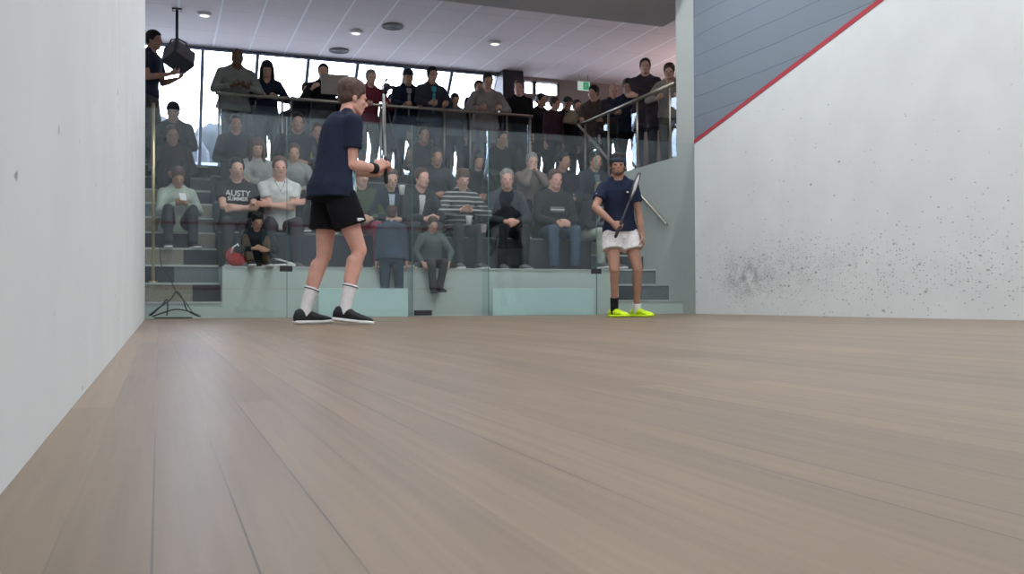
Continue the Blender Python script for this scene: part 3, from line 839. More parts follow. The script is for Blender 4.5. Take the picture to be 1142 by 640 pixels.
def part(parent, name, bm, vox, sc, m, sm=3):
    bmesh.ops.transform(bm, matrix=Matrix.Scale(sc, 4), verts=bm.verts)
    return link(name, remesh(bm, vox*max(sc, .75), sm, name), m, parent)

def person(label, loc, rz, P, H=1.75, skin='skin_light', hair=('short', 'hair_black'), top=None, bottom=None, shoes=('shoe_grey', 'rubber_white'),
           vox=.011, group=None, face=True, hood_down=False, hk=1.12, collar=None):
    g = Rig(P); sc = H/1.75
    bm = body_bm(g, hk); bmesh.ops.transform(bm, matrix=Matrix.Scale(sc, 4), verts=bm.verts)
    o = link('person', remesh(bm, vox*max(.8, sc), 3 if vox > .008 else 4, 'body'), M[skin], None, loc)
    o.rotation_euler = (0, 0, R(rz)); tag(o, label, 'person', group)
    if hair: part(o, 'hair' if hair[0] in ('short','thick','fringe','long','bun') else {'cap': 'cap', 'beanie': 'beanie', 'hood': 'hood'}[hair[0]], hair_bm(g, hair[0]), vox*.9, sc, M[hair[1]] if isinstance(hair[1], str) else cloth(hair[1]), 2)
    if top:
        st, col = top[0], top[1]; bm = bmesh.new()
        infl = {'tee': .015, 'shirt': .016, 'jumper': .022, 'jacket': .030, 'hoodie': .028}[st]
        torso(bm, g, top[2] if len(top) > 2 and top[2] is not None else (-.05 if st in ('tee', 'shirt') else -.07), .50 if st in ('tee',) else .515, infl, .11)
        lf = {'tee': .62, 'shirt': 1.9, 'jumper': 1.92, 'jacket': 1.95, 'hoodie': 1.9}[st]
        r1 = {'tee': .068, 'shirt': .040, 'jumper': .041, 'jacket': .046, 'hoodie': .043}[st]
        for k in (-1, 1):
            sleeve(bm, g, k, lf, .066 + (infl-.015)*.7, r1)
            cone(bm, g.pt(.45, k*.12*g.wd, -.004, 0), g.sh[k], .056+infl*.4, .052+infl*.5); cone(bm, g.pt(.455, k*.11*g.wd, -.012, 0), g.pt(.512, k*.048, -.014, 0), .052+infl*.3, .044+infl*.3)
            if st != 'tee': cone(bm, g.pt(.48, k*.06, -.015, 0), g.pt(.525, k*.03, -.01, 0), .05, .045, 12)
        if st == 'jacket' and P.get('coat', 0):
            u, f, x = g.axes(0); cl = P['coat']
            loft(bm, [(g.spine(.05), x*.185*g.wd, f*.145), (g.pel - u*.08, x*.20*g.wd, f*.155), (g.pel + V((0, 0, -cl)), x*.22*g.wd, f*.175)], 24)
        if st in ('hoodie',) or hood_down:
            ell(bm, g.pt(.50, 0, -.085, 0), .105, .055, .06)
        t_ = part(o, {'tee': 't_shirt', 'shirt': 'shirt', 'jumper': 'jumper', 'jacket': 'jacket', 'hoodie': 'hoodie'}[st], bm, vox*1.1, sc, col if isinstance(col, bpy.types.Material) else cloth(col), 4)
        o['_'] = 0; del o['_']
        if collar:   # lighter inner shirt showing in an open front
            bm = bmesh.new()
            u, f, x = g.axes(.4)
            secs = []
            for t, w_ in ((.06, .010), (.2, .020), (.32, .030), (.42, .042), (.49, .05)):
                u, f, x = g.axes(t); fo = [q for q in TOR if q[0] >= t][0]
                secs.append((g.spine(t) + f*(fo[2]+infl+.006+g.belly*.6*(t < .25)), x*w_, f*.008))
            loft(bm, secs, 12)
            part(t_, 'inner_shirt', bm, .008, sc, cloth(collar), 2)
    else: t_ = None
    if bottom:
        st, col = bottom; bm = bmesh.new()
        torso(bm, g, -.115, .07, .012)
        for k in (-1, 1):
            h, kn, an = g.hip[k], g.kn[k], g.an[k]
            if st == 'shorts':
                q = h.lerp(kn, .66); cone(bm, h, q, .104, .104, 22, flat_b=True)
            else:
                slim = .82 if st == 'slim' else 1
                cone(bm, h, kn, .100, .070*slim, 18); cone(bm, kn, an + V((0, 0, -.01)), .069*slim, .057*slim, 16, flat_b=True)
        part(o, 'shorts' if st == 'shorts' else 'trousers', bm, vox*1.1, sc, col if isinstance(col, bpy.types.Material) else cloth(col), 4)
    if shoes:
        for k in (-1, 1): shoe(o, g, k, sc, M[shoes[0]], M[shoes[1]])
    if face: eyes(o, g, sc)
    return o, g, sc, t_

def world(o, p, sc=1.0):
    return Matrix.Rotation(o.rotation_euler.z, 3, 'Z') @ (V(p)*sc) + V(o.location)

def ptr(g, g_t, x, f): return g.pt(g_t, x, f, 0)

# ---- a racket: handle at origin, head along +Z of its own frame
def racket(label, p, d, face_n, cols):
    d = V(d).normalized(); n = perp(face_n, d); x = d.cross(n)
    root = empty('squash_racket', p); tag(root, label, 'racket')
    rot = Matrix((x, n, d)).transposed().to_4x4()
    def add(nm, bm, m, par=root, sm=True):
        bmesh.ops.transform(bm, matrix=rot, verts=bm.verts); return link(nm, to_mesh(bm, nm, sm), m, par)
    bm = bmesh.new(); cone(bm, (0, 0, -.09), (0, 0, .10), .0165, .0145, 12); add('grip', bm, cols[0])
    bm = bmesh.new(); cone(bm, (0, 0, .10), (0, 0, .30), .009, .009, 10)
    for k in (-1, 1): tube(bm, [(0, 0, .28), (k*.012, 0, .31), (k*.045, 0, .37), (k*.075, 0, .43)], .007, 8)
    add('shaft', bm, cols[1])
    bm = bmesh.new(); tube(bm, [(.098*math.sin(a*PI/18), 0, .455 - .145*math.cos(a*PI/18)) for a in range(36)], .0075, 8, True); fr = add('frame', bm, cols[1])
    bm = bmesh.new()
    for i in range(-7, 8):
        xx = i*.0125; h = .145*math.sqrt(max(0, 1-(xx/.098)**2)); tube(bm, [(xx, 0, .455-h), (xx, 0, .455+h)], .0013, 4)
    for i in range(-10, 11):
        zz = i*.0133; h = .098*math.sqrt(max(0, 1-(zz/.145)**2)); tube(bm, [(-h, 0, .455+zz), (h, 0, .455+zz)], .0013, 4)
    st = add('strings', bm, M['white_plastic'], root); st['kind'] = 'stuff'
    return root

def text_part(name, s, parent, pos, rot, size, m, ext=.002):
    cu = bpy.data.curves.new('t', 'FONT'); cu.body = s; cu.size = size; cu.extrude = ext; cu.align_x = 'CENTER'; cu.align_y = 'CENTER'; cu.offset = size*.02
    o = bpy.data.objects.new('t', cu); COL.objects.link(o)
    dg = bpy.context.evaluated_depsgraph_get(); me = bpy.data.meshes.new_from_object(o.evaluated_get(dg))
    bpy.data.objects.remove(o)
    me.transform(Matrix.Translation(pos) @ rot.to_4x4())
    me.materials.clear()
    return link(name, me, m, parent)

# ================================================================= the two players
FZ = 0.0
# tall player, seen from his right and a little behind
def printed_shirt():
    m = bpy.data.materials.new('navy_print'); m.use_nodes = True
    nt = m.node_tree; b = nt.nodes['Principled BSDF']; L = nt.links.new; N = nt.nodes.new
    tc = N('ShaderNodeTexCoord'); sx = N('ShaderNodeSeparateXYZ'); L(tc.outputs['Object'], sx.inputs[0])
    n = N('ShaderNodeTexNoise'); n.inputs['Scale'].default_value = 16; L(tc.outputs['Object'], n.inputs['Vector'])
    r = N('ShaderNodeValToRGB'); L(n.outputs['Fac'], r.inputs[0]); r.color_ramp.elements[0].position = .42; r.color_ramp.elements[1].position = .58
    r.color_ramp.elements[0].color = (.10, .30, .40, 1); r.color_ramp.elements[1].color = (.60, .72, .74, 1)
    def m_(op, a, c):
        q = N('ShaderNodeMath'); q.operation = op
        for i, v in enumerate((a, c)):
            if isinstance(v, (int, float)): q.inputs[i].default_value = v
            else: L(v, q.inputs[i])
        return q.outputs[0]
    f = m_('MULTIPLY', m_('LESS_THAN', sx.outputs['Y'], -.06), m_('LESS_THAN', sx.outputs['Z'], 1.20))
    mx = N('ShaderNodeMixRGB'); L(f, mx.inputs[0]); mx.inputs[1].default_value = (.017, .022, .045, 1); L(r.outputs[0], mx.inputs[2])
    L(mx.outputs[0], b.inputs['Base Color']); b.inputs['Roughness'].default_value = .85; b.inputs['Specular IOR Level'].default_value = .15
    n2 = N('ShaderNodeTexNoise'); n2.inputs['Scale'].default_value = 6; L(tc.outputs['Object'], n2.inputs['Vector'])
    bp = N('ShaderNodeBump'); bp.inputs['Strength'].default_value = .5; bp.inputs['Distance'].default_value = .04; L(n2.outputs['Fac'], bp.inputs['Height']); L(bp.outputs[0], b.inputs['Normal'])
    return m

PY1 = -2.95
base1 = V((lat(376, PY1), PY1, 0))
P1 = dict(pel=(0, .03, .945), lean=2, bend=19, tw=4, hy=-2, hp=10, wd=1.06, belly=.014,
          hr=(-.05, -.275, 1.085), hl=(.02, -.31, 1.06), hdr=(.12, -.62, .60), hdl=(-.2, -.6, .55), epr=(-.3, .7, -.6), epl=(.4, .6, -.6),
          htr=(.35, .1, .8), hnr=(.9, -.1, -.1), htl=(-.3, 0, .9), hnl=(-.9, 0, 0), curlr=62, curll=58,
          ar=(-.12, -.01, .10), al=(.10, .20, .085), fyr=-28, fyl=4, fpr=7, fpl=0, kpr=(-.1, -1, .1), kpl=(.05, -1, 0))
pl1, g1, s1, sh1 = person('tall brown haired man in a navy t-shirt, black shorts and long white socks, facing right',
    base1, 99, P1, 1.915, 'skin_flush', ('thick', 'hair_brown'), ('tee', printed_shirt(), -.085), None, None, vox=.0065, group=None, hk=1.0)
bm = bmesh.new(); torso(bm, g1, -.115, .05, .016)
for k in (-1, 1):
    h, kn = g1.hip[k], g1.kn[k]; d = (kn-h)
    cone(bm, h + V((0, 0, .02)), h + d*.60, .108, .116, 24, flat_b=True)
so = part(pl1, 'shorts', bm, .008, s1, mat('black_shorts', (.010, .010, .012), .9, .1, 8, .6, 8, spec=.1, bdist=.03), 3)
bm = bmesh.new(); c = g1.hip[-1] + (g1.kn[-1]-g1.hip[-1])*.50
ell(bm, (c + V((-.119, -.045, .0))), .006, .028, .008); ell(bm, (c + V((-.118, -.035, -.010))), .005, .015, .006)
part(so, 'logo', bm, .003, s1, M['rubber_white'], 1)
for k in (-1, 1):
    an, kn = g1.an[k], g1.kn[k]; bm = bmesh.new()
    q = an.lerp(kn, .42)
    cone(bm, an + V((0, 0, -.02)), an.lerp(kn, .12), .042, .041, 14); cone(bm, an.lerp(kn, .12), q, .041, .051, 18, flat_b=True)
    sk = part(pl1, 'sock', bm, .0065, s1, M['sock_white'], 3)
    bm = bmesh.new(); u, v, w = frame_of(kn-an); tube(bm, [an.lerp(kn, .385) + u*.0505*math.cos(a*PI/12) + v*.0505*math.sin(a*PI/12) for a in range(24)], .004, 6, True)
    bmesh.ops.transform(bm, matrix=Matrix.Scale(s1, 4), verts=bm.verts); link('sock_stripe', to_mesh(bm, 's', True), cloth((.12, .10, .12)), sk)
    s, (o_, fw, side, up) = shoe(pl1, g1, k, s1, M['shoe_black'], M['rubber_white'], .014)
    bm = bmesh.new()
    for i in range(5):
        t = .045 + i*.018; zc = .088 - i*.009
        tube(bm, [o_+fw*t+side*a*.026+up*(zc-abs(a)*.008) for a in (-1, -.5, 0, .5, 1)], .0028, 6)
    bmesh.ops.transform(bm, matrix=Matrix.Scale(s1, 4), verts=bm.verts); link('laces', to_mesh(bm, 'laces', True), cloth((.2, .2, .2)), s)
w_, e_ = g1.wr[-1], g1.el[-1]; dd = (w_-e_).normalized(); u, v, _ = frame_of(dd)
bm = bmesh.new(); loft(bm, [(w_-dd*.062, u*.034, v*.034), (w_-dd*.055, u*.039, v*.039), (w_-dd*.012, u*.037, v*.037), (w_-dd*.006, u*.032, v*.032)], 18)
bmesh.ops.transform(bm, matrix=Matrix.Scale(s1, 4), verts=bm.verts); link('wristband', to_mesh(bm, 'band', True), M['sock_black'], pl1)
hp = world(pl1, w_ + dd*.075 + V((.02, -.02, .0)), s1)
racket('squash racket with pale rim held upright by the tall player in navy', hp, (-.02, .05, 1), (.985, -.17, 0), (M['black_plastic'], mat('racket_rim', (.35, .35, .36), .35)))

# short player in front of the glass
PY2 = -1.58
base2 = V((lat(697, PY2), PY2, 0))
P2 = dict(pel=(-.05, .0, .935), side=-2.5, lean=-1, bend=8, tw=-6, hy=-10, hp=2, hr=(-.19, -.25, .97), hl=(.17, -.10, .80), epr=(-1, .1, 0), epl=(.7, .6, 0),
          htr=(.3, -.2, .9), hnr=(.3, .9, -.2), curlr=70, curll=32, htl=(-.3, -1, 0), hnl=(-1, .1, 0),
          ar=(-.12, -.02, .085), al=(.125, .0, .085), fyr=28, fyl=40, kpr=(-.1, -1, 0), kpl=(.25, -1, 0), wd=.90)
shirt2 = mat('navy_polo', (.016, .022, .048), .85, .15, 8, .6, 8, spec=.15, bdist=.03)
pl2, g2, s2, sh2 = person('short man in a navy polo, white shorts and neon yellow shoes, standing against the glass',
    base2, -14, P2, 1.70, 'skin_tan', ('thick', 'hair_black'), ('tee', shirt2, -.045), None, ('shoe_neon', 'shoe_neon'), vox=.0065, hk=1.0)
bm = bmesh.new(); torso(bm, g2, -.115, .05, .020)
for k in (-1, 1):
    h, kn = g2.hip[k], g2.kn[k]; cone(bm, h + (kn-h)*.13, h + (kn-h)*.50, .102, .114, 24, flat_b=True)
part(pl2, 'shorts', bm, .008, s2, mat('white_shorts', (.66, .64, .65), .85, .16, 22, .5, 9, spec=.1, bdist=.03), 3)
for k, m_, hh in ((-1, M['sock_black'], .30), (1, M['sock_white'], .14)):
    an, kn = g2.an[k], g2.kn[k]; bm = bmesh.new(); cone(bm, an + V((0, 0, -.03)), an.lerp(kn, hh), .042, .045, 16, flat_b=True)
    o = part(pl2, 'sock', bm, .0065, s2, m_, 2); o['label'] = 'tall black sock' if k < 0 else 'low white sock'
T = lambda p: g2.head + g2.hrot @ V(p)
bm = bmesh.new(); n = 28
loft(bm, [(T((0, .016, z_)), g2.hrot @ V((rx, 0, 0)), g2.hrot @ V((0, ry, 0))) for z_, rx, ry in ((.024, .079, .101), (.030, .086, .108), (.058, .087, .109), (.074, .083, .104))], n)
bmesh.ops.transform(bm, matrix=Matrix.Scale(s2, 4), verts=bm.verts); link('headband', to_mesh(bm, 'hb', True), cloth((.045, .055, .075)), pl2)
bm = bmesh.new(); ell(bm, T((0, -.054, -.088)), .036, .032, .022, g2.hrot)
for k in (-1, 1): cone(bm, T((k*.056, -.01, -.055)), T((k*.026, -.062, -.092)), .016, .016, 10)
part(pl2, 'beard', bm, .005, s2, mat('stubble', (.10, .062, .05), .9, .3, 60), 2)
# polo collar and chest mark
bm = bmesh.new()
for k in (-1, 1):
    cone(bm, g2.pt(.515, k*.050, -.020, 0), g2.pt(.500, k*.046, .030, 0), .017, .015, 10); cone(bm, g2.pt(.500, k*.046, .030, 0), g2.pt(.455, k*.022, .092, 0), .015, .010, 10)
tube(bm, [g2.pt(.515, .052*math.cos(R(a)), -.022-.045*math.sin(R(a)), 0) for a in range(0, 181, 20)], .016, 8)
part(sh2, 'collar', bm, .006, s2, shirt2, 1)
bm = bmesh.new(); ell(bm, g2.pt(.37, .075, .131, 0), .014, .004, .010); part(sh2, 'chest_logo', bm, .003, s2, M['rubber_white'], 1)
bm = bmesh.new(); q = g2.sh[-1].lerp(g2.el[-1], .42); ell(bm, q + V((-.050, -.048, 0)), .008, .008, .026); part(sh2, 'sleeve_badge', bm, .003, s2, M['rubber_white'], 1)
w_, e_ = g2.wr[-1], g2.el[-1]; dd = (w_-e_).normalized()
hp = world(pl2, w_ + dd*.07 + V((.015, -.01, -.015)), s2)
racket('squash racket with pale strings held across the body of the short player', hp, (.36, -.02, .86), (.72, -.58, -.38), (M['black_plastic'], mat('racket_dark', (.06, .06, .065), .4)))

# ================================================================= spectators
def stripes_mat(c1, c2, step, wid, zmax=9, zmin=-9):
    m = bpy.data.materials.new('striped_knit'); m.use_nodes = True
    nt = m.node_tree; b = nt.nodes['Principled BSDF']; L = nt.links.new; N = nt.nodes.new
    tc = N('ShaderNodeTexCoord'); sx = N('ShaderNodeSeparateXYZ'); L(tc.outputs['Object'], sx.inputs[0])
    def m_(op, a, c):
        q = N('ShaderNodeMath'); q.operation = op
        for i, v in enumerate((a, c)):
            if isinstance(v, (int, float)): q.inputs[i].default_value = v
            else: L(v, q.inputs[i])
        return q.outputs[0]
    f = m_('LESS_THAN', m_('PINGPONG', sx.outputs['Z'], step/2), wid)
    f = m_('MULTIPLY', f, m_('MULTIPLY', m_('LESS_THAN', sx.outputs['Z'], zmax), m_('GREATER_THAN', sx.outputs['Z'], zmin)))
    mx = N('ShaderNodeMixRGB'); L(f, mx.inputs[0]); mx.inputs[1].default_value = (*c1, 1); mx.inputs[2].default_value = (*c2, 1)
    L(mx.outputs[0], b.inputs['Base Color']); b.inputs['Roughness'].default_value = .95
    return m

DK = (.018, .019, .022); NV = (.014, .018, .035); BK = (.010, .010, .011); GY = (.10, .105, .11); OL = (.11, .115, .10); BG = (.20, .17, .145)
def rail_pose(**k):   # leaning on the top rail
    p = dict(pel=(0, .30, .93), lean=14, bend=22, hy=0, hp=10, hr=(-.17, -.10, 1.08), hl=(.17, -.10, 1.08), epr=(-.8, .35, -.5), epl=(.8, .35, -.5), ar=(-.10, .30, .085), al=(.09, .34, .085), curl=45, coat=.30)
    p.update(k); return p
def stand_pose(**k):
    p = dict(pel=(0, .0, .95), lean=2, bend=6, ar=(-.09, 0, .085), al=(.10, .02, .085), coat=.28); p.update(k); return p
CROSS = dict(hr=(.13, -.21, 1.17), hl=(-.13, -.23, 1.14), epr=(-.9, -.1, -.7), epl=(.9, -.1, -.7), htr=(0, 0, 1), htl=(0, 0, 1), hnr=(0, 1, 0), hnl=(0, 1, 0), curl=20)
def sit_pose(**k):    # z=0 at the feet, seat .42 high
    p = dict(pel=(0, 0, .50), lean=8, bend=12, ar=(-.13, -.42, .085), al=(.13, -.42, .085), kpr=(-.15, -1, 1), kpl=(.15, -1, 1), hp=4,
             hr=(-.07, -.32, .60), hl=(.08, -.33, .60), epr=(-.8, .4, -.4), epl=(.8, .4, -.4), htr=(.6, -.3, .6), htl=(-.6, -.3, .6), hnr=(0, 0, -1), hnl=(0, 0, -1), curl=30)
    p.update(k); return p
def up(k, d): k = dict(k); k.update(d); return k

UPG = 'spectators standing along the upper rail'
SEATG = 'spectators seated on the tiers'
def standing(label, px, Y, H, rz, pose, **kw):
    o = person(label, (lat(px, Y), Y, FL), rz, pose, H, vox=.0125, group=UPG, **kw); return o
RY = DR + .14
standing('bald man in a pale olive jumper leaning on the rail at its left end', 265, RY, 1.82, 6, rail_pose(wd=1.14, hr=(-.10, -.10, 1.10), hl=(.12, -.10, 1.10)), skin='skin_brown', hair=None, top=('jumper', (.17, .18, .165)), bottom=('t', DK))
standing('woman with long dark hair in a navy jumper leaning beside the bald man', 298, RY+.36, 1.76, -4, rail_pose(lean=12, wd=.90, hr=(-.12, -.14, 1.08), hl=(.12, -.14, 1.08)), skin='skin_mid', hair=('long', 'hair_black'), top=('jumper', NV), bottom=('slim', BK))
standing('person in a dark coat behind the rail, right of the long haired woman', 341, 4.9, 1.64, 5, stand_pose(hp=8), hair=('short', 'hair_black'), top=('jacket', DK), bottom=('t', DK), face=False)
h4 = standing('person in dark clothes holding up a beige card behind the tall player', 361, 4.0, 1.73, -10, stand_pose(hr=(-.16, -.33, 1.28), hl=(.30, -.33, 1.30), hnl=(-1, 0, 0), htl=(0, 0, 1), htr=(0, 0, 1), epr=(-.7, .2, -.8), epl=(.7, .2, -.8), curl=40), hair=('short', 'hair_black'), top=('jacket', DK), bottom=('t', BK))
c_ = world(h4[0], (.17, -.40, 1.34), h4[2])
bm = bmesh.new(); box(bm, -.20, .20, -.012, .012, -.145, .145); bevel(bm, .004, 1)
o = link('card', to_mesh(bm), mat('card_beige', (.28, .25, .22), .8, .1, 6), loc=c_); o.rotation_euler = (R(8), 0, R(-8)); tag(o, 'beige card held up behind the rail, left of the tall player\'s head', 'card')
standing('person in a maroon top partly hidden by the tall player\'s face', 417, RY, 1.66, 8, rail_pose(lean=9, bend=14), skin='skin_light', hair=('short', 'hair_grey'), top=('jumper', (.13, .022, .035)), bottom=('t', DK))
standing('person in a black jacket standing just behind the video camera', 437, 4.6, 1.50, 0, stand_pose(), hair=('cap', (.02, .02, .025)), top=('jacket', BK), bottom=('t', BK), face=False)
standing('man in a dark cap and open jacket over a pale shirt, beside the video camera', 456, RY+.5, 1.80, -3, up(rail_pose(lean=4, bend=9), dict(hr=(-.12, -.32, 1.09), hl=(.14, -.32, 1.09), pel=(0, .12, .95), ar=(-.12, .12, .085), al=(.12, .14, .085))), skin='skin_mid', hair=('cap', (.02, .025, .035)), top=('jacket', NV), bottom=('t', DK), collar=(.30, .28, .27))
standing('man in a dark jacket over a teal shirt leaning on the rail', 483, RY+.1, 1.75, 4, up(rail_pose(lean=4, bend=9), dict(pel=(0, .12, .95), ar=(-.12, .12, .085), al=(.12, .14, .085), hr=(-.15, -.3, 1.09), hl=(.12, -.3, 1.09))), skin='skin_mid', hair=('short', 'hair_black'), top=('jacket', (.03, .033, .045)), bottom=('t', BK), collar=(.04, .22, .25))
standing('child with dark hair peeking over the rail between two groups of adults', 507, RY+.25, 1.38, 0, stand_pose(hp=6), skin='skin_mid', hair=('thick', 'hair_black'), top=('jumper', GY), bottom=('t', DK))
standing('person in dark clothes half hidden behind the man in the beige jacket', 534, 4.15, 1.72, -6, stand_pose(), skin='skin_mid', hair=('short', 'hair_black'), top=('jacket', DK), bottom=('t', DK))
standing('man in a beige grey jacket leaning on the rail left of the dark column', 546, RY, 1.77, -8, rail_pose(wd=1.08, lean=10, bend=18), skin='skin_mid', hair=('short', 'hair_black'), top=('jacket', (.20, .175, .17)), bottom=('t', GY), hood_down=True)
standing('man with a flushed face in black, standing in front of the dark column', 579, 4.0, 1.74, -12, stand_pose(hy=-15), skin='skin_flush', hair=('short', 'hair_brown'), top=('jacket', BK), bottom=('t', BK))
standing('person in black just right of the dark column under the small panes', 602, 4.5, 1.68, 12, stand_pose(hy=20), skin='skin_mid', hair=('short', 'hair_black'), top=('jacket', (.02, .018, .02)), bottom=('t', BK), face=False)
standing('short person in a dark plum top by the end of the long rail', 617, 4.03, 1.52, 20, stand_pose(hy=20), skin='skin_mid', hair=('thick', 'hair_brown'), top=('jumper', (.045, .02, .028)), bottom=('t', DK))
standing('person in a dark cap left of the exit sign, facing the court', 632, 4.55, 1.68, 6, stand_pose(hp=8), skin='skin_mid', hair=('cap', (.03, .03, .035)), top=('jacket', BK), bottom=('t', DK))
h5 = standing('dark haired person directly under the exit sign, with a khaki bag in front', 643, 5.15, 1.78, 0, stand_pose(), skin='skin_mid', hair=('short', 'hair_black'), top=('jacket', (.022, .022, .028)), bottom=('t', BK), face=False)
# khaki bag
bg_ = empty('shoulder_bag', at(638, 131, 3.95)); tag(bg_, 'khaki shoulder bag carried at chest height under the exit sign', 'bag')
bm = bmesh.new(); prism(bm, [(-.17, -.10), (.14, -.12), (.10, .05), (-.01, .14), (-.14, .03)], -.05, .05, 'y'); bevel(bm, .03, 3); link('pouch', to_mesh(bm, 'b', True), cloth((.26, .22, .15)), bg_)
bm = bmesh.new(); tube(bm, [(-.14, -.02, .0), (-.13, -.03, .16), (-.06, -.02, .30), (.03, -.02, .22), (.09, -.03, .02)], .012, 8); link('strap', to_mesh(bm, 'b', True), cloth((.10, .09, .07)), bg_)
def side(label, px, X, H, rz, pose, **kw):
    Y = onx(px, 320, X).y
    return person(label, (X, Y, FL), rz, pose, H, vox=.0125, group=UPG, **kw)
side('man in a brown jacket at the kink of the side rail, facing left', 665, 6.95, 1.74, -38, stand_pose(hy=-25, hr=(-.17, -.35, 1.08), hl=(.17, -.33, 1.08), lean=8), skin='skin_light', hair=('thick', 'hair_black'), top=('jacket', (.085, .062, .055)), bottom=('t', DK))
side('balding man looking down behind the side rail, right of the exit sign', 684, 7.1, 1.72, -15, stand_pose(hp=16, lean=6), skin='skin_light', hair=None, top=('jumper', (.05, .045, .05)), bottom=('t', DK))
side('man with thick black hair in navy leaning over the side rail', 701, 6.98, 1.70, -35, rail_pose(lean=12, bend=16), skin='skin_mid', hair=('thick', 'hair_black'), top=('jumper', (.018, .024, .045)), bottom=('t', BK))
side('tall man in a dark jacket with arms crossed behind the side rail', 721, 6.92, 1.76, -28, stand_pose(**CROSS), skin='skin_light', hair=('short', 'hair_black'), top=('jacket', (.045, .035, .045)), bottom=('t', (.03, .03, .038)))
side('person with brown hair leaning on the side rail next to the pale pier', 748, 6.93, 1.62, -35, rail_pose(lean=16, bend=22), skin='skin_light', hair=('thick', 'hair_brown'), top=('jumper', (.26, .24, .21)), bottom=('t', (.08, .085, .075)))

for px_, Y_, H_, rz_, hs_, lb_ in ((283, 5.0, 1.60, 10, ('short', 'hair_black'), 'person in black glimpsed between the bald man and the long haired woman'),
        (327, 5.4, 1.50, -8, ('thick', 'hair_brown'), 'shorter dark clothed person glimpsed right of the long haired woman'),
        (386, 4.6, 1.62, 0, ('short', 'hair_black'), 'person in black almost fully hidden behind the tall player\'s head'),
        (470, 5.0, 1.58, 0, ('short', 'hair_black'), 'dark figure between the man in the cap and the man with the teal shirt'),
        (494, 4.8, 1.52, 8, ('thick', 'hair_black'), 'dark figure behind the man with the teal shirt, left of the child'),
        (522, 5.2, 1.50, -6, ('short', 'hair_brown'), 'dark figure low between the child at the rail and the beige jacket'),
        (563, 4.9, 1.62, 0, ('short', 'hair_black'), 'dark figure between the beige jacket and the dark column')):
    standing(lb_, px_, Y_, H_, rz_, stand_pose(coat=.5, wd=1.1), skin='skin_tan', hair=hs_, top=('jacket', BK), bottom=('t', BK), face=False)

# video camera on a tripod
vp = at(430, 101, DR+.42)
vc = empty('video_camera', (vp.x, vp.y, FL)); tag(vc, 'small black video camera on a tripod behind the rail, right of the tall player\'s head', 'camera')
hh = vp.z - FL
bm = bmesh.new(); box(bm, -.05, .05, -.10, .10, hh, hh+.09); bevel(bm, .012, 2); cone(bm, (0, -.16, hh+.045), (0, -.08, hh+.045), .034, .030, 14, True, True)
link('camera_body', to_mesh(bm, 'c'), M['black_plastic'], vc)
bm = bmesh.new(); tube(bm, [(0, -.06, hh+.09), (0, -.05, hh+.15), (0, .03, hh+.15), (0, .06, hh+.09)], .009, 8); cone(bm, (0, -.10, hh+.155), (0, .0, hh+.155), .016, .016, 10); link('handle', to_mesh(bm, 'c'), M['black_plastic'], vc)
bm = bmesh.new(); box(bm, .05, .14, -.03, -.02, hh+.02, hh+.08); link('screen', to_mesh(bm), M['black_plastic'], vc)
bm = bmesh.new(); cone(bm, (0, 0, hh-.35), (0, 0, hh), .016, .016, 10); ell(bm, (0, 0, hh-.03), .035, .035, .03); cone(bm, (0, .03, hh-.04), (.13, .26, hh-.12), .008, .010, 8); link('tripod_head', to_mesh(bm, 'c'), M['black_metal'], vc)
for a in (90, 210, 330):
    bm = bmesh.new(); cone(bm, (.03*math.cos(R(a)), .03*math.sin(R(a)), hh-.30), (.30*math.cos(R(a)), .30*math.sin(R(a)), .01), .014, .010, 8); link('leg', to_mesh(bm, 'c'), M['black_metal'], vc)

# seated people: Y of the seat edge and floor under the feet per row
def seated(label, px, row, H, rz, pose, dy=.17, dz=0, **kw):
    sc = H/1.75
    seat = TZ[row]; Y = TY[row] + dy
    # seat plane stays at .42 of the pose: shift so the buttocks rest on the tier
    z = seat - .42*sc + dz
    return person(label, (lat(px, Y), Y, z), rz, pose, H, vox=.0125, group=SEATG, **kw)
FLR = .42   # feet rest one tier (.42) below
ds = seated('man in a black printed t-shirt seated at the left end of the tiers', 262, 1, 1.78, 5, sit_pose(hr=(.08, -.30, .68), hl=(-.06, -.30, .66), hp=6, lean=4, epr=(-.9, -.1, -.5), epl=(.9, -.1, -.5)), skin='skin_light', hair=('short', 'hair_black'), top=('tee', (.022, .024, .028)), bottom=('t', (.035, .037, .045)))
g, s_ = ds[1], ds[2]
u, f, x = g.axes(.33); rt = Matrix((x, u, -(-f))).transposed()
rt = Matrix((x, u, f)).transposed()
text_part('shirt_print', 'AUSTY', ds[3], g.pt(.385, 0, .143, 0)*s_, rt, .092, M['rubber_white'])
text_part('shirt_print', 'SUMMER', ds[3], g.pt(.320, 0, .148, 0)*s_, rt, .060, M['rubber_white'])
vn = seated('man in a white v-neck t-shirt sitting with his arms crossed', 311, 1, 1.86, 0, sit_pose(hr=(.13, -.22, .74), hl=(-.13, -.24, .71), epr=(-.9, -.1, -.6), epl=(.9, -.1, -.6), htr=(0, 0, 1), htl=(0, 0, 1), hnr=(0, 1, 0), hnl=(0, 1, 0), lean=2, bend=8, wd=1.06), skin='skin_flush', hair=('short', 'hair_brown'), top=('tee', (.52, .53, .53)), bottom=('t', (.045, .045, .06)))
g, s_ = vn[1], vn[2]; bm = bmesh.new()
vp_ = [g.pt(.505, -.055, .045, 0), g.pt(.46, -.035, .092, 0), g.pt(.395, 0, .136, 0), g.pt(.46, .035, .092, 0), g.pt(.505, .055, .045, 0)]
tube(bm, vp_, .006, 8); bmesh.ops.transform(bm, matrix=Matrix.Scale(s_, 4), verts=bm.verts); link('neckline', to_mesh(bm, 'n', True), cloth((.12, .12, .12)), vn[3])
